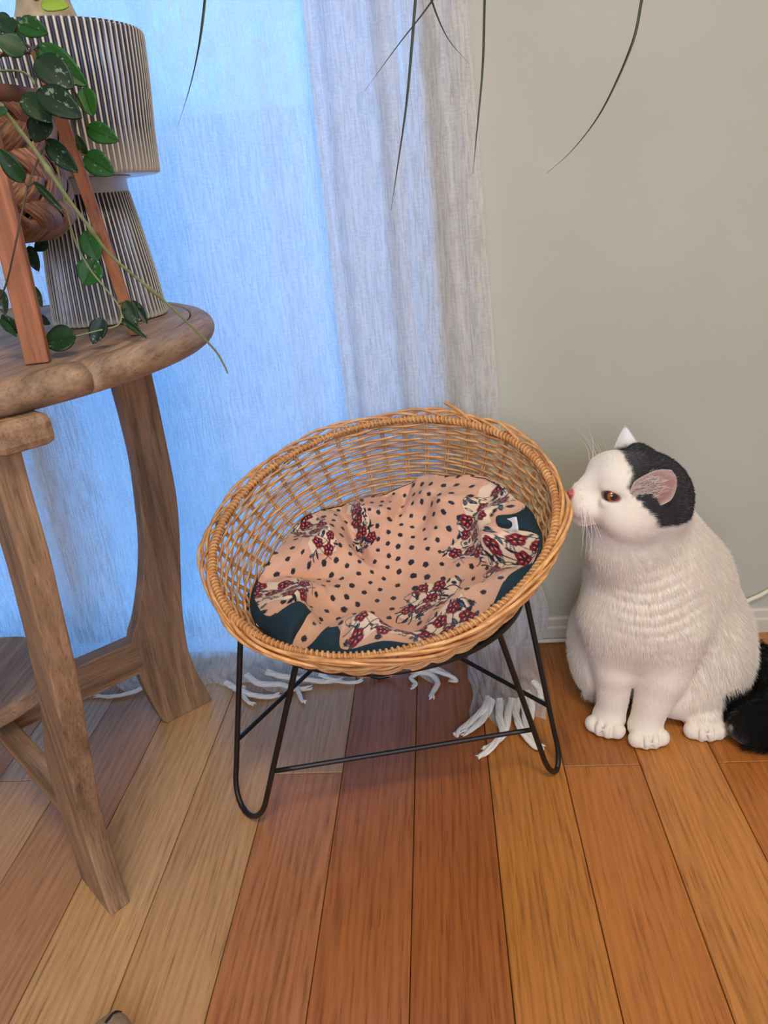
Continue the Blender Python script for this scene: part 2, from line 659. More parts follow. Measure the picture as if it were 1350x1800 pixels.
window_unit('window_1', -1.45, 0.0, 0.0, 2.2, 1.33, [(-1.45, -1.40), (-0.80, -0.71), (-0.028, 0.0)])
V, F = merge([box(-0.85, 1.25, -2.38, -2.32, 0.7, 0.75), box(-0.85, 1.25, -2.38, -2.32, 2.2, 2.25),
              box(-0.85, -0.8, -2.38, -2.32, 0.75, 2.2), box(1.2, 1.25, -2.38, -2.32, 0.75, 2.2), box(0.17, 0.23, -2.38, -2.32, 0.75, 2.2)])
w2 = tag(obj('added_rear_window', mesh('added_rear_window', V, F, smooth=False), M['white']), kind='structure')  # unseen window, added to go with the rear fill light
for a, b in ((-0.8, 0.17), (0.23, 1.2)):
    obj('pane', mesh('pane', *box(a, b, -2.353, -2.347, 0.75, 2.2), smooth=False), M['glass'], w2)
# unseen ceiling lamp added to brighten the floor, its light below the diffuser
lamp = thing('ceiling_fill_lamp', (0.25, -0.35, 2.5), 'flat round white lamp added on the ceiling as fill light for the floor', 'lamp')
obj('base', mesh('base', *lathe([(0, 0), (0.30, 0), (0.31, -0.01), (0.31, -0.05), (0.30, -0.06), (0.285, -0.06), (0.285, -0.02), (0, -0.02)], 64)), M['white'], lamp)
dm = NT('fill_lamp_diffuser')
dm.set(Roughness=0.6)
dm.b.inputs['Base Color'].default_value = (0.9, 0.87, 0.8, 1)
dm.b.inputs['Emission Color'].default_value = (1.0, 0.84, 0.62, 1)
dm.b.inputs['Emission Strength'].default_value = 3.0
obj('diffuser', mesh('diffuser', *lathe([(0.284, -0.03), (0.284, -0.055), (0.15, -0.066), (0, -0.07)], 64)), dm.m, lamp)
ll_ = area_light('ceiling_fill_light', (0.25, -0.35, 2.41), (0.25, -0.35, 0), 0.55, 0.55, 21, (1.0, 0.86, 0.66))
ll_.data.shape = 'DISK'
ll_.parent = lamp
ll_.location = (0, 0, -0.09)

# outside: terrace slab and its parapet
tag(obj('trim_1', mesh('terrace', *box(-7, 5, 1.5, 3.0, -0.2, -0.06), smooth=False), M['terrace']), kind='structure')
tag(obj('trim_2', mesh('parapet', *box(-7, 5, 3.0, 3.15, -0.06, 1.16), smooth=False), M['terrace']), kind='structure')

# ------------------------------------------------------------------ round side table
TC = np.array([-0.645, 0.87])
TR, TZ = 0.370, 0.726
table = thing('side_table', (TC[0], TC[1], 0), 'round weathered oak side table with bowed legs in front of the curtain', 'table')


def ring_segment(a0, a1, ri, ro, z0, z1, seg=40):
    """bull-nosed rim piece"""
    prof = [(ri, z1-0.0015), (ri+0.0015, z1)]
    for b in np.linspace(PI/2, -PI/2, 13):
        h = (z1-z0)/2
        prof.append((ro-0.020+0.020*math.cos(b), z0+h+h*math.sin(b)))
    prof += [(ri, z0)]
    prof = np.array(prof)
    A = np.linspace(a0, a1, seg)
    V = np.array([(TC[0]+r*math.cos(a), TC[1]+r*math.sin(a), z) for a in A for r, z in prof])
    k = len(prof)
    F = [tuple(f) for f in grid_faces(seg, k, wrap_v=True)]
    F += [tuple(range(k)), tuple(range(seg*k-1, (seg-1)*k-1, -1))]
    return V, F


j0 = math.radians(-31)
for i in range(4):
    V, F = ring_segment(j0+i*PI/2+0.0032, j0+(i+1)*PI/2-0.0032, 0.3425, TR, TZ-0.033, TZ)
    wpart('rim_segment', V, F, M['table_top'], table)
# centre panel: boards clipped to the circle
bd = math.radians(64)
dv, nv_ = np.array([math.cos(bd), math.sin(bd)]), np.array([-math.sin(bd), math.cos(bd)])
edges = [-0.3405, -0.232, -0.118, 0.003, 0.12, 0.235, 0.3405]
for e0, e1 in zip(edges[:-1], edges[1:]):
    s = np.linspace(e0+0.0004, e1-0.0004, 14)
    half = np.sqrt(np.maximum(0.3405**2-s**2, 1e-6))
    out = [(TC+nv_*a+dv*h) for a, h in zip(s, half)]+[(TC+nv_*a-dv*h) for a, h in zip(s[::-1], half[::-1])]
    m_ = len(out)
    V = np.array([(*p, TZ-0.001) for p in out]+[(*p, TZ-0.028) for p in out])
    F = [tuple(range(m_)), tuple(range(2*m_-1, m_-1, -1))]+[(i, i+m_, (i+1) % m_+m_, (i+1) % m_) for i in range(m_)]
    wpart('top_board', V, F, M['table_top'], table, smooth=False)

LEG_OUT = [(0.016, 0.694), (0.0165, 0.623), (0.0168, 0.555), (0.0165, 0.478), (0.0145, 0.411), (0.006, 0.344), (-0.0065, 0.275),
           (-0.018, 0.205), (-0.0235, 0.129), (-0.017, 0.074), (-0.008, 0.035), (0.0, 0.0)]
LEG_IN = [(-0.092, 0.0), (-0.100, 0.016), (-0.111, 0.07), (-0.118, 0.122), (-0.116, 0.186), (-0.098, 0.222), (-0.074, 0.286), (-0.058, 0.35),
          (-0.049, 0.415), (-0.042, 0.489), (-0.042, 0.558), (-0.044, 0.619), (-0.045, 0.694)]
FRONT_OUT = [(0.100, 0.694), (0.094, 0.62), (0.093, 0.56), (0.082, 0.492), (0.070, 0.42), (0.056, 0.36), (0.034, 0.29), (0.014, 0.22),
             (0.001, 0.172), (-0.006, 0.11), (-0.005, 0.05), (0.0, 0.0)]
FRONT_IN = [(-0.092, 0.0), (-0.088, 0.05), (-0.083, 0.105), (-0.079, 0.174), (-0.062, 0.244), (-0.024, 0.31), (0.0, 0.368),
            (0.019, 0.43), (0.030, 0.478), (0.040, 0.534), (0.044, 0.60), (0.046, 0.694)]


def table_leg(out, inn, foot, ang, thick=0.028):
    d = np.array([math.cos(ang), math.sin(ang), 0])
    nn = np.array([-d[1], d[0], 0])
    o_ = smooth_path([(a, b) for a, b in out], 34)
    i_ = smooth_path([(a, b) for a, b in inn], 34)
    poly = np.vstack([o_, i_])
    V, F = prism(poly, thick, (*foot, 0), d, nn)
    base = np.array(table.location)
    me = bevel_mesh(V-base, F, 0.0022, 2, 'leg')
    return obj('leg', me, M['table'], table)


bl, fl_ = np.array([-0.469, 1.125]), np.array([-0.464, 0.673])
A_B, A_F = math.radians(43.2), math.radians(-41.3)
table_leg(LEG_OUT, LEG_IN, bl, A_B)
table_leg(FRONT_OUT, FRONT_IN, fl_, A_F)
XC = np.array([-0.715, 0.893])
for foot, ang in ((2*XC-bl, A_B+PI), (2*XC-fl_, A_F+PI)):
    table_leg(LEG_OUT, LEG_IN, foot, ang)


def beam(p, q, w, z0, z1, name, mat, parent, bev=0.002):
    p, q = np.array(p, float), np.array(q, float)
    L = np.linalg.norm(q-p)
    d = (q-p)/L
    nn = np.array([-d[1], d[0]])
    V = []
    for s in (0, L):
        for k in (-w/2, w/2):
            for z in (z0, z1):
                V.append((*(p+d*s+nn*k), z))
    F = [(0, 1, 3, 2), (4, 6, 7, 5), (0, 4, 5, 1), (2, 3, 7, 6), (0, 2, 6, 4), (1, 5, 7, 3)]
    me = bevel_mesh(np.array(V)-np.array(parent.location), F, bev, 2, name)
    return obj(name, me, mat, parent)


dB, dF = np.array([math.cos(A_B), math.sin(A_B)]), np.array([math.cos(A_F), math.sin(A_F)])
# crossed stretchers (halved together) that carry the low shelf
beam(bl-dB*0.108, 2*XC-bl+dB*0.108, 0.030, 0.122, 0.186, 'stretcher', M['rail_b'], table)
beam(fl_-dF*0.075, XC+dF*0.016, 0.026, 0.124, 0.158, 'stretcher', M['rail_f'], table)
beam(XC-dF*0.016, 2*XC-fl_+dF*0.075, 0.026, 0.124, 0.158, 'stretcher', M['rail_f'], table)
# rails below the top, their rounded ends showing past the legs
beam(fl_+dF*0.115+np.array([0.010, 0.012]), 2*XC-fl_-dF*0.115, 0.055, 0.664, 0.6935, 'rail', M['rail_f'], table, 0.008)
beam(bl+dB*0.0-dB*0.05, 2*XC-bl+dB*0.05, 0.055, 0.664, 0.6930, 'rail', M['table'], table, 0.008)
# low round shelf on the stretchers
SZ, SR = 0.216, 0.122
SC = XC+np.array([-0.03, 0.012])
prof = [(0, SZ), (SR-0.004, SZ), (SR, SZ-0.003), (SR, SZ-0.0245), (SR-0.003, SZ-0.028), (0, SZ-0.028)]
V, F = lathe(prof, 72)
sh = wpart('shelf', V+np.array([SC[0], SC[1], 0]), F, M['table_top'], table)
sh.data.polygons.foreach_set('use_smooth', np.zeros(len(sh.data.polygons), dtype=bool))
V, F = lathe([(0, SZ+0.0006), (0.005, SZ+0.0006), (0.0052, SZ-0.001), (0, SZ-0.001)], 20)
wpart('peg', V+np.array([SC[0]+0.078, SC[1]-0.062, 0]), F, M['tag_wood'], table)

# ------------------------------------------------------------------ fluted planter
PC = np.array([-0.430, 0.985])
planter = thing('planter', (PC[0], PC[1], TZ), 'blue and cream fluted ceramic planter on a conical foot, on the round table', 'planter')
NFL = 64
NBW = 88


def fluted(prof, amp, name, parent, nf):
    seg = nf*10

    def mod(a, r, z):
        return amp*np.cos(nf*a)
    V, F = lathe(prof, seg, mod)
    a = np.arctan2(V[:, 1], V[:, 0])
    k = 0.5+0.5*np.cos(nf*a)
    zz = V[:, 2]
    z0, z1 = zz.min(), zz.max()
    cream, navy = linarr((206, 200, 184)), linarr((32, 38, 66))
    f = np.clip((k-0.60)/0.28, 0, 1)
    f = f*f*(3-2*f)
    w = np.clip(vnoise(V, 30, 3)*0.35+0.15, 0, 1)
    f = np.clip(f+w*0.16*(1-f), 0, 1)
    lo = np.clip(1-(zz-z0)/0.012, 0, 1)
    f = np.maximum(f, lo*0.9)
    cols = navy[None]*(1-f[:, None])+cream[None]*f[:, None]
    return obj(name, mesh(name, V, F, True, cols), M['glaze'], parent)


M['glaze'] = vcol_mat('striped_glaze', 0.22, spec=0.6)
fluted([(0.050, 0.0), (0.071, 0.0005), (0.0725, 0.003), (0.0715, 0.010), (0.067, 0.060), (0.0605, 0.11), (0.054, 0.152), (0.050, 0.154)], 0.0012, 'foot', planter, NFL)
V, F = lathe([(0.050, 0.150), (0.0545, 0.152), (0.0545, 0.166), (0.060, 0.168), (0.060, 0.1695), (0.02, 0.1695)], 96)
obj('neck', mesh('neck', V, F), simple('pale_glaze', lin(170, 180, 196), 0.25, var=0.1, vscale=40), planter)
fluted([(0.02, 0.170), (0.092, 0.170), (0.0955, 0.1715), (0.0965, 0.176), (0.099, 0.22), (0.104, 0.270), (0.107, 0.318), (0.1055, 0.321), (0.100, 0.320),
        (0.0985, 0.30), (0.090, 0.20)], 0.0013, 'bowl', planter, NBW)
V, F = lathe([(0, 0.303), (0.05, 0.304), (0.0965, 0.300), (0.0965, 0.25), (0, 0.25)], 40)
obj('soil', mesh('soil', V, F), M['soil'], planter)

# ------------------------------------------------------------------ ponytail palm growing in the planter
palm = thing('ponytail_palm', (PC[0], PC[1], TZ+0.30), 'ponytail palm with pale swollen trunk and long thread-like drooping leaves', 'plant')
pr = [(0.0, -0.01), (0.040, -0.008), (0.044, 0.006), (0.038, 0.03), (0.029, 0.055), (0.025, 0.09), (0.022, 0.14), (0.019, 0.22), (0.017, 0.27), (0, 0.275)]
V, F = lathe(smooth_path(pr, 40), 40, lambda a, r, z: 0.02*r*np.cos(5*a+z*20)+0.012*r*np.cos(9*a-z*31))
V[:, 0] += 0.006*np.sin(V[:, 2]*14)
obj('trunk', mesh('trunk', V, F), M['trunk'], palm)
crown = np.array([PC[0], PC[1], TZ+0.30+0.27])
PALM_TIPS = [
    [(0.002, 0.93, 1.061), (-0.003, 0.93, 1.032), (-0.018, 0.92, 0.942), (-0.033, 0.91, 0.876), (-0.044, 0.9, 0.83)],
    [(0.035, 0.97, 1.062), (0.013, 0.96, 1.033), (-0.025, 0.94, 0.994), (-0.064, 0.92, 0.952)],
    [(0.008, 0.99, 1.069), (0.015, 0.98, 1.037), (0.029, 0.96, 1.0), (0.051, 0.94, 0.97)],
    [(0.076, 1.0, 1.07), (0.074, 1.0, 1.038), (0.069, 0.99, 0.97), (0.059, 0.98, 0.9), (0.053, 0.97, 0.861)],
    [(0.25, 0.98, 1.048), (0.243, 0.98, 1.018), (0.232, 0.97, 0.975), (0.2, 0.955, 0.915), (0.166, 0.94, 0.877), (0.132, 0.92, 0.853)],
    [(-0.212, 0.9, 1.075), (-0.219, 0.9, 1.047), (-0.23, 0.89, 1.006), (-0.245, 0.885, 0.97), (-0.264, 0.88, 0.934)]]


def blade(P, w0):
    """thin channelled strap leaf"""
    P = smooth_path(P, 60)
    T = np.gradient(P, axis=0)
    T /= np.linalg.norm(T, axis=1)[:, None]
    S = np.cross(T, np.array([0.15, -0.25, 1.0]))
    S /= np.linalg.norm(S, axis=1)[:, None]+1e-9
    Nn = np.cross(S, T)
    t = np.linspace(0, 1, 60)
    w = w0*np.clip((1-t)*3.2, 0.10, 1)**0.8
    rows = []
    for u, v in ((-1, 0.25), (0, -0.28), (1, 0.25), (0, -0.62)):
        rows.append(P+S*(w*u)[:, None]+Nn*(w*v)[:, None])
    V = np.stack(rows, 1).reshape(-1, 3)
    return V, grid_faces(60, 4, wrap_v=True)


for i, tips in enumerate(PALM_TIPS):
    t0, t1 = np.array(tips[0]), np.array(tips[1])
    top = crown*0.5+t0*0.5+np.array([0, 0, 0.22+0.12*np.linalg.norm(t0-crown)])
    near = t0+(t0-t1)/np.linalg.norm(t0-t1)*0.14
    V, F = blade([crown, crown*0.8+top*0.2+np.array([0, 0, 0.09]), top, near]+[np.array(p) for p in tips], 0.00155 if i != 5 else 0.0016)
    wpart('leaf', V, F, M['palm'], palm)
for i in range(18):     # the rest of the crown, above the picture
    a = random.uniform(0, 2*PI)
    if -2.6 < a-PI*1.5 < -0.0 and i % 2:
        a += PI
    r = random.uniform(0.16, 0.26)
    dd = np.array([math.cos(a), 0.55*math.sin(a), 0])
    h = random.uniform(0.10, 0.3)
    V, F = blade([crown, crown+dd*r*0.3+np.array([0, 0, h]), crown+dd*r*0.8+np.array([0, 0, h*1.1]), crown+dd*r*1.25+np.array([0, 0, h*0.7]),
                  crown+dd*r*1.4+np.array([0, 0, h*0.3])], 0.0017)
    wpart('leaf', V, F, M['palm'], palm)

# ------------------------------------------------------------------ pine stand, woven basket, hoya
stand = thing('plant_stand', (-0.45, 0.79, TZ), 'orange pine A-frame plant stand holding the woven pot, on the round table', 'plant stand')


def stick(p, q, w, d, name, mat, parent):
    p, q = np.array(p, float), np.array(q, float)
    T = (q-p)/np.linalg.norm(q-p)
    S = np.array([1.0, 0.25, 0])
    S -= T*(S@T)
    S /= np.linalg.norm(S)
    W = np.cross(T, S)
    V = [b+S*(sx*w/2)+W*(sy*d/2) for b in (p, q) for sx in (-1, 1) for sy in (-1, 1)]
    V = np.array(V)
    V[:4, 2] = p[2]
    F = [(0, 1, 3, 2), (4, 6, 7, 5), (0, 4, 5, 1), (2, 3, 7, 6), (0, 2, 6, 4), (1, 5, 7, 3)]
    off = np.array(parent.location)
    return obj(name, bevel_mesh(V-off, F, 0.0012, 2, name), mat, parent)


apex = np.array([-0.388, 0.783, 1.075])
stick((-0.3885, 0.700, TZ), (-0.3790, 0.704, 1.02), 0.0225, 0.012, 'leg', M['pine'], stand)
stick((-0.3385, 0.830, TZ), (-0.3560, 0.785, 1.00), 0.012, 0.0115, 'leg', M['pine'], stand)
stick((-0.560, 0.700, TZ), (-0.566, 0.704, 1.02), 0.0225, 0.012, 'leg', M['pine'], stand)
stick((-0.560, 0.880, TZ), (-0.540, 0.800, 1.02), 0.012, 0.0115, 'leg', M['pine'], stand)
stick((-0.368, 0.704, 1.012), (-0.577, 0.704, 1.012), 0.012, 0.012, 'crossbar', M['pine'], stand)
stick((-0.350, 0.7855, 0.996), (-0.548, 0.803, 1.008), 0.012, 0.012, 'crossbar', M['pine'], stand)

# woven chip basket hanging in the stand: two families of slanting bands
BC = np.array([-0.445, 0.795])
wbask = thing('woven_basket', (BC[0], BC[1], 0.834), 'square-bottomed basket woven of wide brown birch strips, in the pine stand', 'basket')
BH, BR0, BR1 = 0.132, 0.066, 0.0715


def bsurf(a, h, off):
    """superellipse cross-section, rounded at the bottom"""
    R = BR0+(BR1-BR0)*h/BH
    R = R*(1-0.35*np.clip(1-h/0.022, 0, 1)**2)+off
    c, s = np.cos(a), np.sin(a)
    k = (np.abs(c)**3.4+np.abs(s)**3.4)**(-1/3.4)
    x, y = R*k*c, R*k*s
    q = 0.0
    return np.stack([x*math.cos(q)-y*math.sin(q), x*math.sin(q)+y*math.cos(q), h], -1)


NB = 9
shades = [(1, 1, 1), (0.8, 0.78, 0.76), (1.12, 1.1, 1.08), (0.7, 0.66, 0.63)]
for fam in (1, -1):
    for i in range(NB):
        t = np.linspace(0, 1, 44)
        wv = np.linspace(-1, 1, 5)
        T_, W_ = np.meshgrid(t, wv, indexing='ij')
        turn = 2.0
        a = 2*PI*i/NB+fam*turn*T_+W_*(PI/NB)*0.88
        h = BH*T_*1.0
        ph = a*NB-fam*turn*T_*NB*0
        other = (2*PI*i/NB+fam*turn*T_)*1.0+fam*turn*T_
        off = 0.0026*fam*np.cos(other*NB/2+i*PI)+0.0012*(1-W_**2)
        Vf = bsurf(a.ravel(), h.ravel(), off.ravel())
        me = mesh('strip', Vf, grid_faces(44, 5))
        uvl = me.uv_layers.new(name='UVMap')
        li = np.zeros(len(me.loops), dtype=np.int32)
        me.loops.foreach_get('vertex_index', li)
        uvv = np.stack([W_.ravel()[li]*0.5+0.5, T_.ravel()[li]*6+i], 1)
        uvl.data.foreach_set('uv', uvv.astype(np.float32).ravel())
        s_ = obj('strip', me, M['chip'], wbask)
        c = shades[(i*3+fam) % 4]
        s_.color = (*c, 1)
        md = s_.modifiers.new('thick', 'SOLIDIFY')
        md.thickness = 0.0011
V = [bsurf(np.linspace(0, 2*PI, 60, endpoint=False), np.full(60, hh), oo) for hh, oo in
     ((0.002, -0.03), (0.001, -0.004), (0.010, 0.0028), (0.020, 0.003), (0.020, 0.0005))]
Fb = [tuple(f) for f in grid_faces(5, 60, wrap_v=True)]+[tuple(range(60))]
o = obj('bottom_band', mesh('bottom_band', np.vstack(V), Fb), M['chip'], wbask)
o.color = (0.75, 0.7, 0.67, 1)
V = [bsurf(np.linspace(0, 2*PI, 60, endpoint=False), np.full(60, hh), oo) for hh, oo in
     ((BH-0.012, 0.0025), (BH-0.012, 0.004), (BH+0.002, 0.0042), (BH+0.002, -0.003), (BH-0.012, -0.003))]
o = obj('rim_band', mesh('rim_band', np.vstack(V), grid_faces(5, 60, wrap_v=True)), M['chip'], wbask)
o.color = (0.45, 0.42, 0.42, 1)  # rim darkened: the shadow band at the basket top is put into its colour
V = [bsurf(np.linspace(0, 2*PI, 60, endpoint=False), np.full(60, hh), -0.006) for hh in (0.006, 0.03, 0.08, BH-0.016)]
obj('liner', mesh('liner', np.vstack(V), grid_faces(4, 60, wrap_v=True)), M['soil'], wbask)
V = [bsurf(np.linspace(0, 2*PI, 60, endpoint=False), np.full(60, hh), oo) for hh, oo in ((BH-0.02, -0.004), (BH-0.015, -0.04))]
o = obj('soil', mesh('soil', np.vstack(V), [tuple(f) for f in grid_faces(2, 60, wrap_v=True)]+[tuple(range(60, 120))]), M['soil'], wbask)

hoya = thing('hoya_plant', (BC[0], BC[1], 0.97), 'trailing hoya with speckled dark green oval leaves spilling from the woven basket', 'plant')
LEAVES = [
    ((-0.346, 0.74, 0.989), (-0.365, 0.73, 1.0), 0.0190), ((-0.366, 0.78, 1.019), (-0.337, 0.77, 1.008), 0.0156),
    ((-0.344, 0.76, 0.996), (-0.303, 0.75, 0.961), 0.0205), ((-0.326, 0.715, 0.979), (-0.297, 0.705, 0.954), 0.0233),
    ((-0.325, 0.7, 0.953), (-0.289, 0.69, 0.93), 0.0212), ((-0.344, 0.71, 0.952), (-0.32, 0.7, 0.93), 0.0177),
    ((-0.33, 0.715, 0.936), (-0.342, 0.705, 0.916), 0.0219), ((-0.326, 0.8, 0.966), (-0.319, 0.79, 0.941), 0.0165),
    ((-0.327, 0.79, 0.931), (-0.296, 0.78, 0.917), 0.0166), ((-0.331, 0.78, 0.907), (-0.303, 0.77, 0.888), 0.0199),
    ((-0.335, 0.715, 0.917), (-0.31, 0.705, 0.889), 0.0151), ((-0.352, 0.69, 0.884), (-0.362, 0.68, 0.911), 0.0139),
    ((-0.348, 0.7, 0.884), (-0.323, 0.69, 0.857), 0.0060), ((-0.33, 0.78, 0.907), (-0.33, 0.77, 0.924), 0.0077),
    ((-0.317, 0.62, 0.933), (-0.324, 0.61, 0.926), 0.0155), ((-0.356, 0.8, 0.839), (-0.346, 0.79, 0.81), 0.0200),
    ((-0.348, 0.79, 0.81), (-0.363, 0.78, 0.788), 0.0248), ((-0.452, 0.86, 0.828), (-0.444, 0.85, 0.801), 0.0128),
    ((-0.434, 0.87, 0.83), (-0.447, 0.86, 0.823), 0.0142), ((-0.431, 0.8, 0.791), (-0.418, 0.79, 0.769), 0.0097),
    ((-0.441, 0.76, 0.792), (-0.438, 0.75, 0.768), 0.0105), ((-0.423, 0.74, 0.75), (-0.43, 0.73, 0.77), 0.0139),
    ((-0.433, 0.73, 0.766), (-0.415, 0.72, 0.75), 0.0060), ((-0.451, 0.84, 0.753), (-0.436, 0.83, 0.745), 0.0091),
    ((-0.362, 0.735, 0.743), (-0.393, 0.725, 0.741), 0.0264), ((-0.341, 0.76, 0.756), (-0.354, 0.75, 0.732), 0.0153),
    ((-0.33, 0.8, 0.767), (-0.321, 0.79, 0.739), 0.0134), ((-0.325, 0.808, 0.765), (-0.311, 0.798, 0.742), 0.0093),
    ((-0.335, 0.79, 0.750), (-0.308, 0.78, 0.729), 0.0060), ((-0.392, 0.8, 1.027), (-0.372, 0.79, 1.013), 0.0160),
    ((-0.39, 0.82, 1.028), (-0.402, 0.81, 1.033), 0.0142),
    # on the side of the basket away from the window
    ((-0.42, 0.745, 0.995), (-0.44, 0.722, 0.988), 0.02), ((-0.47, 0.74, 0.993), (-0.485, 0.718, 0.985), 0.020), ((-0.43, 0.696, 0.965), (-0.45, 0.688, 0.935), 0.02),
    ((-0.50, 0.75, 0.99), (-0.525, 0.735, 0.985), 0.02), ((-0.49, 0.77, 1.02), (-0.52, 0.765, 1.03), 0.02)]
# unit leaf: x across (-.5..0.5), y along (0..1), z up
nl, nw = 15, 9
ly = np.linspace(0, 1, nl)
lw = np.sin(PI*np.clip(ly, 0, 1)**0.82)**0.72*0.5
lw[0] = 0.02
lw[-1] = 0.006
Vl, UVl = [], []
for yy, ww in zip(ly, lw):
    for u in np.linspace(-1, 1, nw):
        Vl.append((u*ww, yy, 0.16*(u*ww)**2*2-0.10*yy*yy+0.012*math.exp(-(u*3)**2)*-1))
        UVl.append((u*ww+0.5, yy))
leaf_me = mesh('leaf', np.array(Vl), grid_faces(nl, nw))
li = np.zeros(len(leaf_me.loops), dtype=np.int32)
leaf_me.loops.foreach_get('vertex_index', li)
leaf_me.uv_layers.new(name='UVMap').data.foreach_set('uv', np.array(UVl, dtype=np.float32)[li].ravel())
leaf_me.materials.append(M['leaf'])
hl = np.array(hoya.location)
for i, (b, t, w) in enumerate(LEAVES):
    b, t = np.array(b), np.array(t)
    Yv = t-b
    L = np.linalg.norm(Yv)
    Yv /= L
    face = np.array([0.12, -0.85, 0.5]) + rng.normal(size=3)*0.22
    if i in (2, 7, 8, 9, 15, 16):
        face = np.array([0.05, -0.9, 0.25])
    Zv = face-Yv*(face@Yv)
    Zv /= np.linalg.norm(Zv)
    Xv = np.cross(Yv, Zv)
    o = bpy.data.objects.new('leaf', leaf_me)
    link(o, hoya)
    w_ = max(w*1.2, 0.007)
    mw = Matrix(((Xv[0]*w_, Yv[0]*L, Zv[0]*L*0.8, b[0]-hl[0]), (Xv[1]*w_, Yv[1]*L, Zv[1]*L*0.8, b[1]-hl[1]),
                 (Xv[2]*w_, Yv[2]*L, Zv[2]*L*0.8, b[2]-hl[2]), (0, 0, 0, 1)))
    o.matrix_local = mw
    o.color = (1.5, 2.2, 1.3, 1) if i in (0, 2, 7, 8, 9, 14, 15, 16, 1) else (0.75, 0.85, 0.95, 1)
    md = o.modifiers.new('thick', 'SOLIDIFY')
    md.thickness = 0.05
for b, t, w_ in (((-0.405, 0.93, 1.066), (-0.372, 0.915, 1.060), 0.018), ((-0.41, 0.93, 1.07), (-0.40, 0.90, 1.095), 0.018)):
    b, t = np.array(b), np.array(t)
    Yv = t-b
    L = np.linalg.norm(Yv)
    Yv /= L
    Zv = np.array([0.1, -0.9, 0.3])
    Zv -= Yv*(Zv@Yv)
    Zv /= np.linalg.norm(Zv)
    Xv = np.cross(Yv, Zv)
    me = leaf_me.copy()
    me.materials.clear()
    me.materials.append(M['lime'])
    o = bpy.data.objects.new('side_shoot_leaf', me)
    link(o, palm)
    pl = np.array(palm.location)
    o.matrix_local = Matrix(((Xv[0]*w_, Yv[0]*L, Zv[0]*L, b[0]-pl[0]), (Xv[1]*w_, Yv[1]*L, Zv[1]*L, b[1]-pl[1]), (Xv[2]*w_, Yv[2]*L, Zv[2]*L, b[2]-pl[2]), (0, 0, 0, 1)))
    o.modifiers.new('thick', 'SOLIDIFY').thickness = 0.04
STEMS = [
    [(-0.43, 0.75, 0.985), (-0.44, 0.715, 0.990), (-0.41, 0.66, 0.990), (-0.355, 0.625, 0.972), (-0.326, 0.62, 0.943), (-0.322, 0.63, 0.93), (-0.314, 0.645, 0.905), (-0.306, 0.66, 0.874), (-0.298, 0.68, 0.842),
     (-0.291, 0.7, 0.815), (-0.266, 0.74, 0.769), (-0.24, 0.78, 0.716), (-0.234, 0.795, 0.692), (-0.233, 0.8, 0.681)],
    [(-0.334, 0.7, 0.908), (-0.346, 0.7, 0.893), (-0.353, 0.69, 0.875), (-0.372, 0.68, 0.83), (-0.394, 0.69, 0.801), (-0.424, 0.71, 0.777)],
    [(-0.40, 0.78, 0.985), (-0.362, 0.770, 0.975), (-0.355, 0.768, 0.93), (-0.357, 0.770, 0.87), (-0.358, 0.775, 0.83), (-0.350, 0.775, 0.804), (-0.340, 0.775, 0.786), (-0.331, 0.78, 0.766), (-0.33, 0.78, 0.753),
     (-0.331, 0.765, 0.746), (-0.35, 0.75, 0.744), (-0.363, 0.735, 0.743)],
    [(-0.40, 0.77, 0.985), (-0.36, 0.752, 0.998), (-0.340, 0.738, 0.991), (-0.331, 0.72, 0.973), (-0.332, 0.71, 0.954), (-0.338, 0.712, 0.933), (-0.334, 0.712, 0.917), (-0.334, 0.70, 0.908)],
    [(-0.353, 0.755, 0.998), (-0.334, 0.76, 0.985), (-0.326, 0.775, 0.962), (-0.325, 0.787, 0.945), (-0.325, 0.787, 0.931)],
    [(-0.334, 0.787, 0.945), (-0.336, 0.78, 0.921), (-0.332, 0.775, 0.909), (-0.328, 0.775, 0.906)],
    [(-0.333, 0.785, 0.765), (-0.326, 0.79, 0.767)], [(-0.346, 0.74, 0.989), (-0.34, 0.745, 0.992), (-0.343, 0.76, 0.997)],
    [(-0.348, 0.7, 0.884), (-0.349, 0.69, 0.881), (-0.352, 0.69, 0.884)], [(-0.39, 0.80, 0.98), (-0.385, 0.80, 1.01), (-0.366, 0.78, 1.019)]]
for i, s in enumerate(STEMS):
    P = smooth_path(s, 12*len(s))
    t = np.linspace(0, 1, len(P))
    r0, r1 = (0.0024, 0.0009) if i == 0 else (0.0011, 0.0008)
    rad = r0+(r1-r0)*t
    if i == 0:      # swollen nodes
        for c in (0.26, 0.36, 0.5, 0.62, 0.75):
            rad = rad+0.0011*np.exp(-((t-c)/0.008)**2)
    wpart('stem', *tube(P, rad, 8), M['stem'] if i in (0, 2) else M['brown_stem'], hoya)

# ------------------------------------------------------------------ curtains


def uv_from(me, U):
    li_ = np.zeros(len(me.loops), dtype=np.int32)
    me.loops.foreach_get('vertex_index', li_)
    me.uv_layers.new(name='UVMap').data.foreach_set('uv', U[li_].astype(np.float32).ravel())


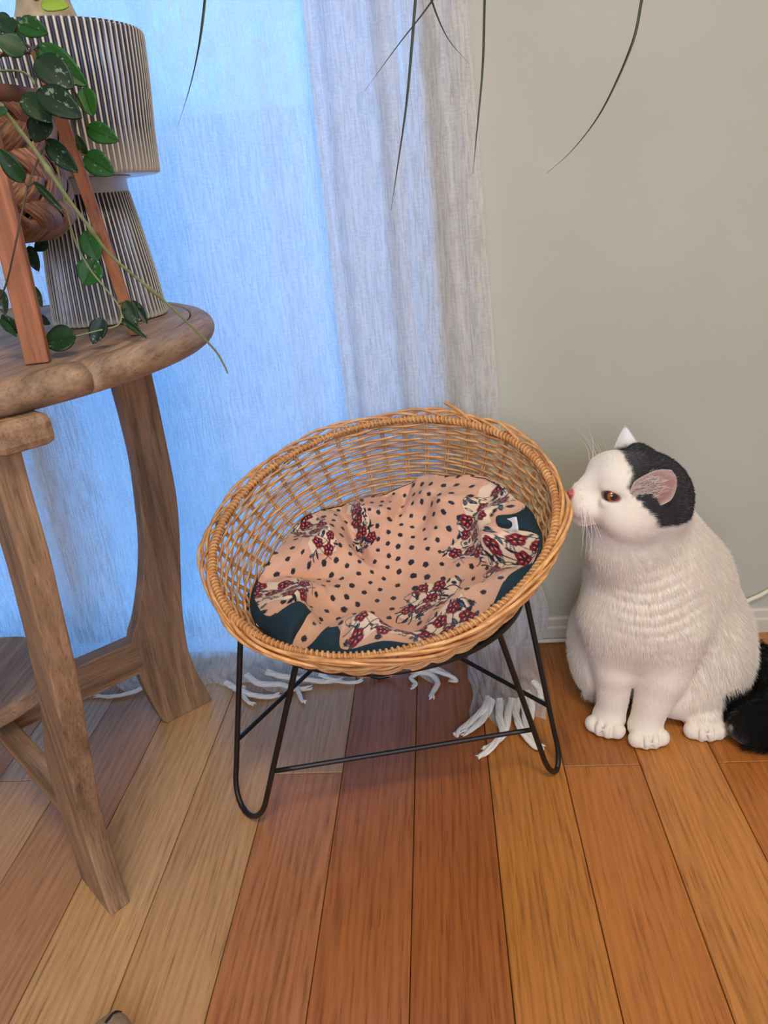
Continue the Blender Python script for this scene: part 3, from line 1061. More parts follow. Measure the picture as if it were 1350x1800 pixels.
def curtain(name, xs, yf, floor_y, zfloor, label, zjit=0.004, xdrift=None, loc=(0, 0, 0)):
    """xs: positions across; yf(x, z): hanging plane; floor_y(x): where the cloth ends on the boards"""
    ztop, zb = 2.36, 0.045
    zz = np.concatenate([np.linspace(ztop, 1.2, 30), np.linspace(1.19, 0.30, 70), np.linspace(0.29, zb, 26)])
    nf = 26
    rows, UV = [], []
    acc = 0.0
    for i, z in enumerate(zz):
        x = xs+(xdrift(xs, z) if xdrift else 0)
        rows.append(np.stack([x, yf(xs, z), np.full(len(xs), z)], 1))
        UV.append(np.stack([xs*1.25, np.full(len(xs), z)], 1))
    y0, ye = yf(xs, zb), floor_y(xs)
    xb = xs+(xdrift(xs, 0.0) if xdrift else 0)
    for k in range(1, nf+1):
        t = k/nf
        # quarter bend down to the floor, then lying flat with ripples
        bend = np.clip(t/0.35, 0, 1)
        z = zb*(1-np.sin(bend*PI/2))+zfloor
        y = y0+(ye-y0)*(0.18*(1-np.cos(bend*PI/2))+0.82*np.clip((t-0.2)/0.8, 0, 1))
        rip = (0.010*np.abs(np.sin(xs*47+t*3.0+1.2*np.sin(xs*21)))+0.007*np.abs(np.sin(xs*90-t*9)))*np.clip(t/0.3, 0, 1)*np.clip((1.1-t)*3, 0.15, 1)
        rows.append(np.stack([xb+0.006*np.sin(t*9+xs*30)*t, y, z+rip], 1))
        UV.append(np.stack([xs*1.25, np.full(len(xs), zb-0.12*t)], 1))
    V = np.stack(rows, 0)
    nr, nc = V.shape[:2]
    V = V.reshape(-1, 3)
    V[:, 1] += 0.0022*vnoise(V*np.array([1, 0, 0.22]), 130, 5)+0.0016*vnoise(V*np.array([1, 0, 0.6]), 60, 9)
    V[:, 2] = np.maximum(V[:, 2], 0.0012)
    root = thing(name, loc, label, 'curtain', 'white gauze curtains at the window')
    me = mesh('cloth', V-np.array(loc), grid_faces(nr, nc))
    uv_from(me, np.vstack(UV))
    obj('cloth', me, M['curtain'], root)
    return root


def yl(x, z):
    s = np.clip((x+0.45)/0.2, 0, 1)
    s2 = np.clip((x+0.25)/0.06, 0, 1)
    low = np.clip((0.5-z)/0.5, 0, 1)**2
    base = 1.262+0.032*s2-0.052*low*(0.45+0.55*np.sin(x*9+1.0)**2)*(1-0.75*s2)
    base -= 0.010*np.exp(-((x+0.30)/0.02)**2)
    return base+0.0075*np.sin(x*23+0.6*np.sin(z*1.3))*(0.5+0.5*s)+0.004*np.sin(x*57+z*0.8)


def yr(x, z):
    low = np.clip((0.42-z)/0.42, 0, 1)
    s = np.clip((x-0.0)/0.06, 0, 1)
    base = 1.253-0.022*s-0.035*low*low
    f = 0.0095*np.sin((x+0.166)*88+0.4*np.sin(z*2.2))+0.004*np.sin(x*160+z)
    return base+f*(1+0.8*s)


cur_a = curtain('window_curtain', np.linspace(-1.44, -0.035, 440), yl,
                lambda x: 1.150+0.014*np.sin(x*26+0.5)+0.010*np.sin(x*61)+0.062*np.exp(-((x+0.142)/0.062)**4), 0.0,
                'wide sheer white gauze curtain backlit blue by the window, trailing on the floor', loc=(-0.7, 1.25, 0))


def rdrift(x, z):
    t = np.clip((1.1-z)/1.1, 0, 1)
    q = (x+0.166)/0.234
    flare = 0.056*t*q**3
    bulge = 0.062*np.exp(-((z-0.10)/0.12)**2)*np.clip(q, 0, 1)**2
    pinch = 0.190*np.clip((0.42-z)/0.42, 0, 1)**1.3*(1-q)**1.1
    return flare+bulge+pinch


cur_b = curtain('window_curtain', np.linspace(-0.166, 0.068, 220), yr,
                lambda x: 1.055+0.014*np.sin(x*55)-0.03*np.sin((x+0.16)*11), 0.0,
                'narrow gathered end of white gauze curtain against the wall, its hem lying on the boards', xdrift=rdrift, loc=(0.0, 1.23, 0))


def tassel(parent, pts, r=0.004, strands=4, seed=0):
    """a loose twisted bundle of cotton threads"""
    rg = np.random.default_rng(seed)
    P = smooth_path(pts, 34)
    T = np.gradient(P, axis=0)
    T /= np.linalg.norm(T, axis=1)[:, None]+1e-9
    S = np.cross(T, (0, 0, 1))
    S /= np.linalg.norm(S, axis=1)[:, None]+1e-9
    B = np.cross(S, T)
    t = np.linspace(0, 1, 34)
    parts = []
    for k in range(strands):
        ph = 2*PI*k/strands+rg.uniform(0, 1)
        tw = rg.uniform(7, 10)
        w = r*0.62*(1-0.35*t)+0.004*np.clip((t-0.86)/0.14, 0, 1)*rg.uniform(0.3, 1.2)
        Q = P+S*(w*np.cos(tw*t+ph))[:, None]+B*(w*np.sin(tw*t+ph)*0.8)[:, None]
        rad = r*0.62*(1-0.30*t)*np.where(t > 0.93, (1-t)/0.07*0.9+0.12, 1)
        Q[:, 2] = np.maximum(Q[:, 2], rad*0.9)
        parts.append(tube(Q, rad, 6))
    V, F = merge(parts)
    return wpart('tassel', V, F, M['fringe'], parent)


tas = [  # hanging off the wide curtain's hem
    [(-0.44, 1.152, 0.012), (-0.42, 1.135, 0.012), (-0.385, 1.118, 0.008), (-0.35, 1.112, 0.006), (-0.33, 1.12, 0.006)],
    [(-0.40, 1.16, 0.022), (-0.37, 1.132, 0.022), (-0.33, 1.138, 0.014), (-0.305, 1.130, 0.008), (-0.27, 1.136, 0.006)],
    [(-0.405, 1.142, 0.008), (-0.40, 1.118, 0.008), (-0.385, 1.098, 0.006), (-0.372, 1.092, 0.005)],
    [(-0.36, 1.16, 0.028), (-0.33, 1.15, 0.024), (-0.29, 1.155, 0.012), (-0.25, 1.150, 0.008), (-0.215, 1.158, 0.005)],
    [(-0.31, 1.15, 0.014), (-0.295, 1.12, 0.010), (-0.286, 1.10, 0.006), (-0.280, 1.092, 0.005)],
    [(-0.26, 1.165, 0.015), (-0.235, 1.15, 0.012), (-0.20, 1.147, 0.006), (-0.175, 1.152, 0.005)],
    [(-0.06, 1.175, 0.012), (-0.075, 1.160, 0.010), (-0.085, 1.150, 0.008), (-0.075, 1.135, 0.006), (-0.085, 1.125, 0.006)],
    [(-0.10, 1.172, 0.016), (-0.075, 1.165, 0.012), (-0.05, 1.160, 0.010), (-0.035, 1.135, 0.007), (-0.045, 1.108, 0.005), (-0.047, 1.092, 0.005)],
    [(-0.055, 1.172, 0.014), (-0.03, 1.158, 0.014), (-0.008, 1.148, 0.010), (0.0, 1.140, 0.006), (-0.015, 1.145, 0.006)],
    [(-0.045, 1.175, 0.016), (-0.03, 1.168, 0.012), (-0.02, 1.165, 0.008), (-0.012, 1.158, 0.006)],
    [(-0.60, 1.155, 0.010), (-0.62, 1.14, 0.008), (-0.66, 1.13, 0.006), (-0.70, 1.135, 0.005)],
    [(-0.68, 1.155, 0.010), (-0.70, 1.14, 0.008), (-0.74, 1.13, 0.006), (-0.76, 1.135, 0.005)]]
for i, p in enumerate(tas):
    tassel(cur_a, p, 0.0055 if i in (0, 1, 3, 7) else 0.0042, 5, i)
tbs = [[(0.055, 1.075, 0.014), (0.045, 1.045, 0.016), (0.022, 1.02, 0.010), (0.0, 1.0, 0.007), (-0.008, 0.992, 0.006)],
       [(0.06, 1.07, 0.012), (0.05, 1.04, 0.010), (0.03, 1.012, 0.008), (0.004, 0.992, 0.006)],
       [(0.075, 1.07, 0.012), (0.07, 1.03, 0.012), (0.072, 0.99, 0.012), (0.06, 0.968, 0.010), (0.04, 0.945, 0.007), (0.026, 0.938, 0.005)],
       [(0.095, 1.07, 0.012), (0.085, 1.03, 0.014), (0.075, 0.99, 0.010), (0.055, 0.965, 0.008), (0.036, 0.95, 0.006)],
       [(0.105, 1.07, 0.012), (0.098, 1.03, 0.014), (0.104, 0.99, 0.012), (0.118, 0.962, 0.008), (0.130, 0.948, 0.006)],
       [(0.115, 1.08, 0.012), (0.115, 1.04, 0.014), (0.112, 1.00, 0.010), (0.122, 0.965, 0.007), (0.134, 0.952, 0.006)],
       [(0.125, 1.09, 0.012), (0.128, 1.06, 0.014), (0.124, 1.03, 0.010), (0.116, 1.01, 0.006)],
       [(0.14, 1.12, 0.012), (0.148, 1.10, 0.010), (0.146, 1.075, 0.006)]]
for i, p in enumerate(tbs):
    tassel(cur_b, p, 0.0062, 5, 40+i)

# ------------------------------------------------------------------ wicker chair
n_ = np.array([-0.102, -0.288, 0.952])
n_ /= np.linalg.norm(n_)
A_ = np.cross([0, 1, 0], n_)
A_ /= np.linalg.norm(A_)
B_ = np.cross(n_, A_)
c0 = np.array([-0.098, 0.974, 0.4195])
PROF = np.array([(0, .25), (.015, .2475), (.03, .243), (.045, .237), (.06, .229), (.075, .219), (.09, .206), (.105, .190), (.12, .17), (.134, .145), (.145, .12), (.155, .085), (.162, .045), (.165, 0)])
arcs = np.concatenate([[0], np.cumsum(np.hypot(*np.diff(PROF, axis=0).T))])
ARC = arcs[-1]


def prof_at(s):
    return np.interp(s, arcs, PROF[:, 0]), np.interp(s, arcs, PROF[:, 1])


def s_of_h(h):
    return np.interp(h, PROF[:, 0], arcs)


def bowl_pt(th, r, h):
    th, r, h = np.broadcast_arrays(th, r, h)
    return c0+A_*(r*np.cos(th))[..., None]+B_*(r*np.sin(th))[..., None]-n_*h[..., None]


chair = thing('wicker_chair', (-0.11, 0.98, 0), 'round wicker bowl chair for a pet on black hairpin legs', 'chair')
NS = 40
ths = np.linspace(0, 2*PI, 200, endpoint=False)
core = tube(bowl_pt(ths, 0.250, 0.0), 0.0040, 8, closed=True)
basket = wpart('basket', *core, M['wicker'], chair)
basket.color = (0.9, 0.85, 0.8, 1)
tag(basket, 'honey coloured woven willow bowl')
hel = np.linspace(0, 2*PI, 215*8, endpoint=False)
w_ = hel*215
V, F = tube(bowl_pt(hel, 0.250+0.0048*np.cos(w_), 0.0048*np.sin(w_)), 0.0021, 5, closed=True)
o = wpart('rim_wrap', V, F, M['wicker'], basket)
o.color = (1, 0.95, 0.9, 1)


def norm_at(s):
    h0, r0 = prof_at(s-0.002)
    h1, r1 = prof_at(s+0.002)
    d = np.hypot(h1-h0, r1-r0)+1e-9
    return (r1-r0)/d, (h1-h0)/d   # direction along the wall (dr, dh); outward normal = (dh, -dr)


s_vals = np.arange(0.0105, ARC-0.035, 0.0061)
tw = np.linspace(0, 2*PI, NS*8, endpoint=False)
for i, s in enumerate(s_vals):
    h, r = prof_at(s)
    dr, dh = norm_at(s)
    N = NS if r > 0.10 else NS//2
    amp = 0.0034
    of = amp*np.cos(N/2*tw+PI*i)
    jit = 0.0009*np.sin(tw*5+i*1.7)+0.0008*np.sin(tw*11+i*2.9)
    V, F = tube(bowl_pt(tw, r+of*dh+jit*dr, h-of*dr+jit*dh), 0.0021, 6, closed=True)
    o = wpart('weaver', V, F, M['wicker'], basket)
    g = random.uniform(0.80, 1.12)
    o.color = (g, g*random.uniform(0.93, 1.03), g*random.uniform(0.86, 1.05), 1)
ss = np.linspace(-0.004, ARC-0.012, 40)
for i in range(NS):
    th = 2*PI*i/NS
    parts = []
    for e in (-1, 1):
        hh, rr = prof_at(np.maximum(ss, 0))
        rr = rr+np.where(ss < 0, 0, 0)
        P = bowl_pt(th+e*0.0022/np.maximum(rr, 0.03), rr, hh+np.minimum(ss, 0))
        parts.append(tube(P, 0.0017, 6))
    V, F = merge(parts)
    o = wpart('stake', V, F, M['wicker'], basket)
    g = random.uniform(0.66, 0.86)
    o.color = (g, g*0.95, g*0.9, 1)
# plaited border: long strands that leave the rim, arch outward and tuck in again
for i in range(NS):
    th0 = 2*PI*i/NS+random.uniform(-0.02, 0.02)
    span = random.uniform(0.66, 0.86)
    t = np.linspace(0, 1, 34)
    rr = 0.2525+(0.0070+0.0085*math.sin(i*2.4)**2)*np.sin(PI*t)**0.9+0.002*np.sin(2*PI*t+i)
    hh = 0.004-0.013*np.sin(PI*np.clip(t*1.25, 0, 1))+0.010*np.clip((t-0.35)/0.65, 0, 1)**1.3
    P = bowl_pt(th0+span*t, rr, hh)
    V, F = tube(P, 0.0027*(1-0.25*t), 7)
    o = wpart('rim_strand', V, F, M['wicker'], basket)
    g = random.uniform(0.88, 1.22)
    o.color = (g*1.04, g, g*0.94, 1)
for i in range(NS//2):
    th0 = 2*PI*(i+0.3)/(NS//2)
    t = np.linspace(0, 1, 30)
    P = bowl_pt(th0+0.62*t, 0.2535+0.0070*np.sin(PI*t), 0.006+0.006*t-0.003*np.sin(2*PI*t))
    V, F = tube(P, 0.0027, 7)
    o = wpart('rim_strand', V, F, M['wicker'], basket)
    g = random.uniform(0.85, 1.15)
    o.color = (g*1.04, g, g*0.94, 1)
V, F = tube(smooth_path(bowl_pt(np.array([0.93, 1.02, 1.13]), np.array([0.256, 0.262, 0.268]), np.array([0.0, -0.012, -0.022])), 12), 0.0028, 7)
o = wpart('loose_end', V, F, M['wicker'], basket)
o.color = (1.0, 0.9, 0.75, 1)

# black hairpin frame
ring_c = np.array([-0.103, 0.978, 0.296])
RR = 0.2075


def ring_pt(deg, r=RR):
    a = math.radians(deg)
    return ring_c+r*np.array([math.cos(a), math.sin(a), 0])


rt = np.linspace(0, 2*PI, 160, endpoint=False)
V, F = tube(ring_c+RR*np.stack([np.cos(rt), np.sin(rt), 0*rt], 1), 0.0048, 10, closed=True)
wpart('frame_ring', V, F, M['black'], chair)
RB = 0.0042


def hairpin(top1, foot1, top2, foot2):
    """two straight rods joined by a round bend at the floor"""
    t1, f1, t2, f2 = [np.array(x, float) for x in (top1, foot1, top2, foot2)]
    mid = (f1+f2)/2
    mid[2] = RB
    a = t1+(f1-t1)*0.80
    b = t2+(f2-t2)*0.80
    bend = []
    for u in np.linspace(0, 1, 14):
        ang = PI*u
        # from a down and round to b
        p = (a+b)/2+(a-b)/2*math.cos(ang)*1.0
        low = (a[2]*(1-u)+b[2]*u)
        p = p+(mid-(a+b)/2)*math.sin(ang)
        bend.append(p)
    P = np.vstack([np.linspace(t1, a, 20)[:-1], bend, np.linspace(b, t2, 20)[1:]])
    return P


def hp(l):
    return np.array(l)


legL = hairpin(ring_pt(-120), (-0.303, 0.808, 0), ring_pt(-158, 0.217), (-0.353, 0.858, 0))
legR = hairpin(ring_pt(-38), (0.137, 0.892, 0), ring_pt(-10, 0.213), (0.157, 0.920, 0))
legB = hairpin(ring_pt(117), (-0.180, 1.160, 0), ring_pt(82), (-0.105, 1.163, 0))
for P in (legL, legR, legB):
    P[:, 2] = np.maximum(P[:, 2], RB)
    wpart('hairpin_leg', *tube(P, RB, 10), M['black'], chair)


def at_z(P, z, first=True):
    idx = range(len(P)-1) if first else range(len(P)-2, -1, -1)
    for i in idx:
        a, b = P[i], P[i+1]
        if (a[2]-z)*(b[2]-z) <= 0 and abs(a[2]-b[2]) > 1e-6:
            return a+(b-a)*(z-a[2])/(b[2]-a[2])


zb_ = 0.11
for a, b in ((at_z(legL, zb_), at_z(legR, zb_)), (at_z(legL, zb_, False), at_z(legB, zb_)), (at_z(legR, zb_, False), at_z(legB, zb_, False))):
    wpart('cross_bar', *tube(np.linspace(a, b, 12), 0.0036, 10), M['black'], chair)

# ------------------------------------------------------------------ cushion
TH_E = [-180, -170, -158, -151, -141, -125, -110, -90, -60, -40, -20, -5, 11, 24, 40, 55, 72, 80, 93, 112, 120, 137, 155, 178, 180]
H_E = [.083, .0755, .066, .062, .058, .043, .030, .022, .018, .022, .034, .047, .060, .070, .071, .083, .090, .098, .107, .109, .102, .091, .095, .0846, .083]


def edge_h(th):
    return np.interp(np.degrees(th), TH_E, H_E)


def gbump(th, c, w):
    d = (np.degrees(th)-c+180) % 360-180
    return np.exp(-(d/w)**2)


def edge_cut(th):
    """how far the printed side reaches towards the edge; less where the lining is folded up"""
    e = 1.0-0.010*gbump(th, -170, 20)
    e -= 0.20*np.clip(gbump(th, -135, 6.5)*1.5, 0, 1)
    e -= 0.12*np.clip(gbump(th, -111, 4.5)*1.4, 0, 1)
    e -= 0.13*np.clip(gbump(th, -2, 5)*1.4, 0, 1)
    e -= 0.008*gbump(th, -35, 25)
    return e


def cushion_pt(th, q, thick, extra=0.0):
    """q: 0 centre .. 1 edge, laid along the inside of the bowl, raised by the stuffing"""
    s_edge = s_of_h(edge_h(th))
    s = ARC-(ARC-s_edge)*q
    h, r = prof_at(s)
    h0, r0 = prof_at(s-0.01)
    h1, r1 = prof_at(np.minimum(s+0.01, ARC))
    d = np.hypot(h1-h0, r1-r0)+1e-9
    dr, dh = (r1-r0)/d, (h1-h0)/d
    off = thick+extra
    r2 = r-off*dh
    h2 = h+off*dr
    fl = np.clip((0.10-r)/0.10, 0, 1)
    r2 = r2*(1-fl)+np.maximum(r*(1-0.1*fl), 0)*fl
    h2 = h2*(1-fl)+(0.165-off-0.25*r*r/0.10)*fl
    return np.maximum(r2, 0), h2


nq, nt = 250, 900
TH = np.linspace(-PI, PI, nt, endpoint=False)
Q = np.linspace(0.0, 1.0, nq)
QQ, TT = np.meshgrid(Q, TH, indexing='ij')
EC = edge_cut(TT)
q_eff = QQ*EC


def folds(th, q):
    d = np.degrees(th)
    f = np.zeros_like(q)
    # deep radial creases running in from the edge
    for c, w, amp, q0 in ((126, 5, -0.030, 0.2), (88, 4, -0.020, 0.5), (63, 6, -0.007, 0.4), (178, 5, -0.017, 0.4), (-148, 5, -0.016, 0.45), (-108, 4, -0.010, 0.6),
                          (-20, 6, -0.020, 0.3), (8, 5, -0.018, 0.45), (33, 6, -0.013, 0.3), (150, 6, -0.006, 0.5), (-75, 8, -0.007, 0.4), (-50, 6, -0.006, 0.5)):
        ww = w*(1.4-0.5*q)
        dd = (d-c-6*np.sin(q*5+c)+180) % 360-180
        f += amp*np.exp(-(dd/ww)**2)*np.clip((q-q0)/0.3, 0, 1)
    # rolls between the creases
    f += 0.0155*np.sin(np.radians(d)*7+1.3+1.5*np.sin(q*4))*np.clip((q-0.3)/0.4, 0, 1)
    f += 0.0035*np.sin(np.radians(d)*15+2*q*6)*np.clip((q-0.45)/0.4, 0, 1)
    return f


thick = 0.034*(1-0.80*np.clip(q_eff, 0, 1)**8)+folds(TT, q_eff)*(1-0.35*q_eff**6)
# a ridge of stuffing that rings the hollow
thick = thick+0.030*np.exp(-((q_eff-0.76)/0.17)**2)*(0.75+0.25*np.sin(TT*3+0.5))-0.016*np.exp(-(q_eff/0.25)**2)
# crest where the lining is turned up
thick = thick+0.016*np.clip((1-EC)/0.2, 0, 1)*np.clip((QQ-0.8)/0.2, 0, 1)
r2, h2 = cushion_pt(TT, q_eff, np.maximum(thick, 0.006)+0.0055)
P = bowl_pt(TT, r2, h2).reshape(-1, 3)
FX, FY = (QQ*EC*0.245*np.cos(TT)).ravel(), (QQ*EC*0.245*np.sin(TT)).ravel()
FL = np.stack([FX, FY], 1)
P = P+n_[None]*(0.0016*vnoise(FL, 70, 11)+0.0009*vnoise(FL, 160, 12))[:, None]

# printed cotton: dots, and bands of red flowers with navy leaves
pink, dotc = linarr((219, 172, 142)), linarr((40, 44, 54))
cream, navy, red, dred = linarr((232, 206, 178)), linarr((26, 38, 58)), linarr((142, 26, 44)), linarr((74, 16, 30))
cols = np.tile(pink, (len(FL), 1))
ang = 0.42
u_ = FX*math.cos(ang)+FY*math.sin(ang)
v_ = -FX*math.sin(ang)+FY*math.cos(ang)
du, dv2 = 0.0285, 0.0235
row = np.round(v_/dv2)
uc = np.round(u_/du-0.5*(row % 2))+0.5*(row % 2)
jx = 0.0022*np.sin(row*12.9+uc*78.2)
jy = 0.0022*np.sin(row*39.3+uc*11.1)
rad_d = 0.0050+0.0008*np.sin(row*3.1+uc*7.7)
dd = np.hypot((u_-uc*du-jx)*1.04, (v_-row*dv2-jy)*0.94)+0.0004*np.sin(6*np.arctan2(v_-row*dv2, u_-uc*du)+row)
dot = np.clip((rad_d-dd)/0.0006, 0, 1)


def pol(deg, q):
    return np.array([0.245*q*math.cos(math.radians(deg)), 0.245*q*math.sin(math.radians(deg))])


# bands (centre line start, end, half width)
bands = [(pol(28, 1.02), pol(2, 0.50), 0.036), (pol(141, 1.02), pol(158, 0.66), 0.028), (pol(113, 0.92), pol(118, 0.55), 0.015), (pol(-165, 1.0), pol(-158, 0.70), 0.034),
         (pol(-60, 0.22), pol(-35, 0.40), 0.024), (pol(-102, 0.84), pol(-58, 0.88), 0.024), (pol(-14, 0.95), pol(-18, 0.66), 0.026), (pol(-75, 0.36), pol(-50, 0.30), 0.02)]
paint = np.zeros(len(FL))
paint_c = np.zeros((len(FL), 3))
inband = np.zeros(len(FL))
rb = np.random.default_rng(21)


def lay(mask, c):
    global paint_c, paint
    m = np.clip(mask, 0, 1)
    paint_c = paint_c*(1-m[:, None])+np.asarray(c)[None]*m[:, None]
    paint = np.maximum(paint, m)


for a, b, hw in bands:
    hw = hw*1.25
    L = np.linalg.norm(b-a)
    t_ = (b-a)/L
    nn = np.array([-t_[1], t_[0]])
    X = (FL-a)@t_
    Yb = (FL-a)@nn
    sel = np.where((X > -0.02) & (X < L+0.02) & (np.abs(Yb) < hw+0.014))[0]
    if len(sel) == 0:
        continue
    x, y = X[sel], Yb[sel]
    # pale ground with a wavy outline
    g = np.clip((hw*0.98+0.004*np.sin(x*150)-np.abs(y))/0.002, 0, 1)*np.clip((x+0.012)/0.004, 0, 1)*np.clip((L+0.012-x)/0.004, 0, 1)
    loc_c = np.tile(cream, (len(sel), 1))
    loc_m = g*1.0

    def put(mask, c):
        global loc_c, loc_m
        m = np.clip(mask, 0, 1)[:, None]
        loc_c = loc_c*(1-m)+np.asarray(c)[None]*m
        loc_m = np.maximum(loc_m, m[:, 0])
    # stems: wandering lines
    for ph, am in ((0.0, 0.45), (2.1, 0.7), (4.0, 0.55)):
        yy = am*hw*np.sin(x*75+ph)
        put(np.clip((0.0011-np.abs(y-yy)*0.75)/0.0005, 0, 1)*(np.abs(y) < hw+0.006), navy)
    # leaves
    for _ in range(int(1500*L*hw*70)//10+20):
        lx, ly2 = rb.uniform(-0.012, L+0.012), rb.uniform(-hw, hw)*1.05
        la = rb.uniform(0, PI)
        ll, lwid = rb.uniform(0.006, 0.0105), rb.uniform(0.0020, 0.0034)
        ex = (x-lx)*math.cos(la)+(y-ly2)*math.sin(la)
        ey = -(x-lx)*math.sin(la)+(y-ly2)*math.cos(la)
        q_ = (ex/ll)**2+(np.abs(ey)/lwid+0.35*(ex/ll)**2)**2
        put((1.0-q_)/0.25, navy)
        if rb.random() < 0.35:
            put((0.30-q_)/0.2, np.array([0.10, 0.15, 0.20]))
        elif rb.random() < 0.35:
            put((0.35-q_)/0.2, cream)
    # flowers: five petals, dark outline and centre
    nfl = max(2, int(round(L*hw*2/0.00070)))
    pts_f = []
    for _ in range(400):
        c_ = np.array([rb.uniform(-0.004, L+0.004), rb.uniform(-hw*0.8, hw*0.8)])
        if all(np.hypot(*(c_-p_)) > 0.0235 for p_ in pts_f):
            pts_f.append(c_)
        if len(pts_f) >= nfl:
            break
    for c_ in pts_f:
        fx, fy = x-c_[0], y-c_[1]
        fr = np.hypot(fx, fy)
        fa = np.arctan2(fy, fx)+rb.uniform(0, 6)
        R_ = 0.0112*(0.80+0.20*np.abs(np.cos(2.5*fa)))
        put((R_+0.0011-fr)/0.0006, navy*0.8)
        put((R_-fr)/0.0006, red)
        seam = np.clip((np.abs(np.cos(2.5*fa))-0.30)/0.2, 0, 1)
        put((R_-fr)/0.0006*(1-seam), dred*0.6)
        put((0.0030-fr)/0.0006, navy)
        put(((0.0013-np.abs(fr-0.0052))/0.0006)*(np.cos(5*fa) > 0.75), cream*0.9)
    keep = np.clip(loc_m, 0, 1)
    paint_c[sel] = paint_c[sel]*(1-keep[:, None])+loc_c*keep[:, None]
    paint[sel] = np.maximum(paint[sel], keep)
    inband[sel] = np.maximum(inband[sel], g)
dot = dot*(1-np.clip(inband*1.5, 0, 1))
cols = cols*(1-dot[:, None])+dotc*dot[:, None]
cols = cols*(1-paint[:, None])+paint_c*paint[:, None]

cush = thing('cushion', tuple(c0-n_*0.16), 'pink polka-dot and floral cushion with teal lining lying in the wicker chair', 'cushion')
V0 = np.array(cush.location)
M['print'] = vcol_mat('printed_cotton', 0.82, sheen=0.15, bump=(900, 0.12, 0.0004), spec=0.25)
obj('printed_cover', mesh('printed_cover', P-V0, grid_faces(nq, nt, wrap_v=True)[:, ::-1], True, cols), M['print'], cush)
# lining: the same bag seen from outside, showing round the edge and at the turned corners
nq2, nt2 = 46, 420
TH2 = np.linspace(-PI, PI, nt2, endpoint=False)
u2 = np.linspace(0, 1, nq2)
UU, T2 = np.meshgrid(u2, TH2, indexing='ij')
EC2 = edge_cut(T2)
qs = EC2*0.995
hb = np.maximum(0.034*(1-0.80*np.clip(qs, 0, 1)**8)+folds(T2, qs)*(1-0.35*qs**6)+0.030*np.exp(-((qs-0.76)/0.17)**2)*(0.75+0.25*np.sin(T2*3+0.5))+0.016*np.clip((1-EC2)/0.2, 0, 1), 0.004)-0.002
ext = 0.985+0.03*np.clip(gbump(T2, -110, 60)*1.6, 0, 1)
q2 = qs+(ext-qs)*np.sin(np.clip(UU/0.5, 0, 1)*PI/2)-np.clip((UU-0.5)/0.5, 0, 1)*0.75
puff = np.clip((1-EC2)/0.15, 0, 1)
th2 = np.where(UU < 0.5, hb*(1-(UU/0.5)**(1.2+0.9*puff))+0.006*np.sin(UU/0.5*PI)*(0.6+0.8*puff)+0.0085, 0.0085)
r3, h3 = cushion_pt(T2, np.clip(q2, 0.0, 1.06), th2-0.0015*np.clip(1-UU*8, 0, 1))
obj('lining', mesh('lining', bowl_pt(T2, r3, h3).reshape(-1, 3)-V0, grid_faces(nq2, nt2, wrap_v=True)[:, ::-1]), M['teal'], cush)
tag(cush.children[-1], 'dark teal lining')
# care label stitched at the turned corner
tc = bowl_pt(np.array([math.radians(-6)]), np.array([0.188]), np.array([0.034]))[0]
ex, ey = A_*0.8-B_*0.5+n_*0.1, n_*0.7+B_*0.5
ex, ey = ex/np.linalg.norm(ex), ey/np.linalg.norm(ey)
g = [(tc+ex*(0.016*a)+ey*(0.020*b)+n_*0.003*math.sin(a*3)) for a in np.linspace(-0.5, 0.5, 5) for b in np.linspace(-0.5, 0.5, 5)]
o = obj('care_label', mesh('care_label', np.array(g)-V0, grid_faces(5, 5)), M['paper'], cush)
o.modifiers.new('thick', 'SOLIDIFY').thickness = 0.0006
tag(o, 'small white stitched label')

# ------------------------------------------------------------------ cable on the skirting
cb = [(0.05, 1.262, 0.0045), (0.199, 1.2615, 0.0045), (0.33, 1.262, 0.006), (0.46, 1.264, 0.03), (0.571, 1.272, 0.073), (0.603, 1.2745, 0.089), (0.668, 1.2745, 0.131), (0.80, 1.2745, 0.22), (0.9, 1.2745, 0.30)]
V, F = tube(smooth_path(cb, 90), 0.0043, 10)
tag(obj('power_cable', mesh('power_cable', V, F), M['cable']), 'cream electric cable running along the skirting and up the wall behind the cat', 'cable')
sk_ = thing('wall_socket', (0.92, 1.28, 0.33), 'white wall socket with the cream cable plugged in', 'socket')
obj('plate', bevel_mesh(*box(-0.04, 0.04, -0.010, 0.0, -0.04, 0.04), 0.003, 2, 'plate'), M['white'], sk_)
V, F = lathe([(0, 0.0), (0.019, 0.0), (0.019, 0.004), (0.017, 0.004), (0.017, 0.001), (0, 0.001)], 32)
V = V[:, [0, 2, 1]]*np.array([1, -1, 1])+np.array([0, -0.010, 0])
obj('outlet', mesh('outlet', V, F), M['white'], sk_)

# ------------------------------------------------------------------ slipper toe on the boards
sl = thing('slipper', (-0.393, 0.438, 0), 'tan felted slipper with a dark seam lying on the floorboards', 'slipper')
a = np.linspace(0, 2*PI, 40, endpoint=False)
rows = []
for z, k in ((0.0, 0.93), (0.006, 1.0), (0.018, 0.98), (0.030, 0.86), (0.038, 0.62), (0.041, 0.3), (0.042, 0.02)):
    rx, ry = 0.042*k, 0.105*(0.15+0.85*k)
    wv = 1-0.22*np.clip(-np.sin(a), 0, 1)
    rows.append(np.stack([rx*np.cos(a)*wv, ry*np.sin(a)-0.012, np.full(40, z)], 1))
V = np.vstack(rows)
V = V @ np.array([[math.cos(0.2), math.sin(0.2), 0], [-math.sin(0.2), math.cos(0.2), 0], [0, 0, 1]])
obj('upper', mesh('upper', V, [tuple(f) for f in grid_faces(7, 40, wrap_v=True)]+[tuple(range(40))[::-1]]), M['slip'], sl)
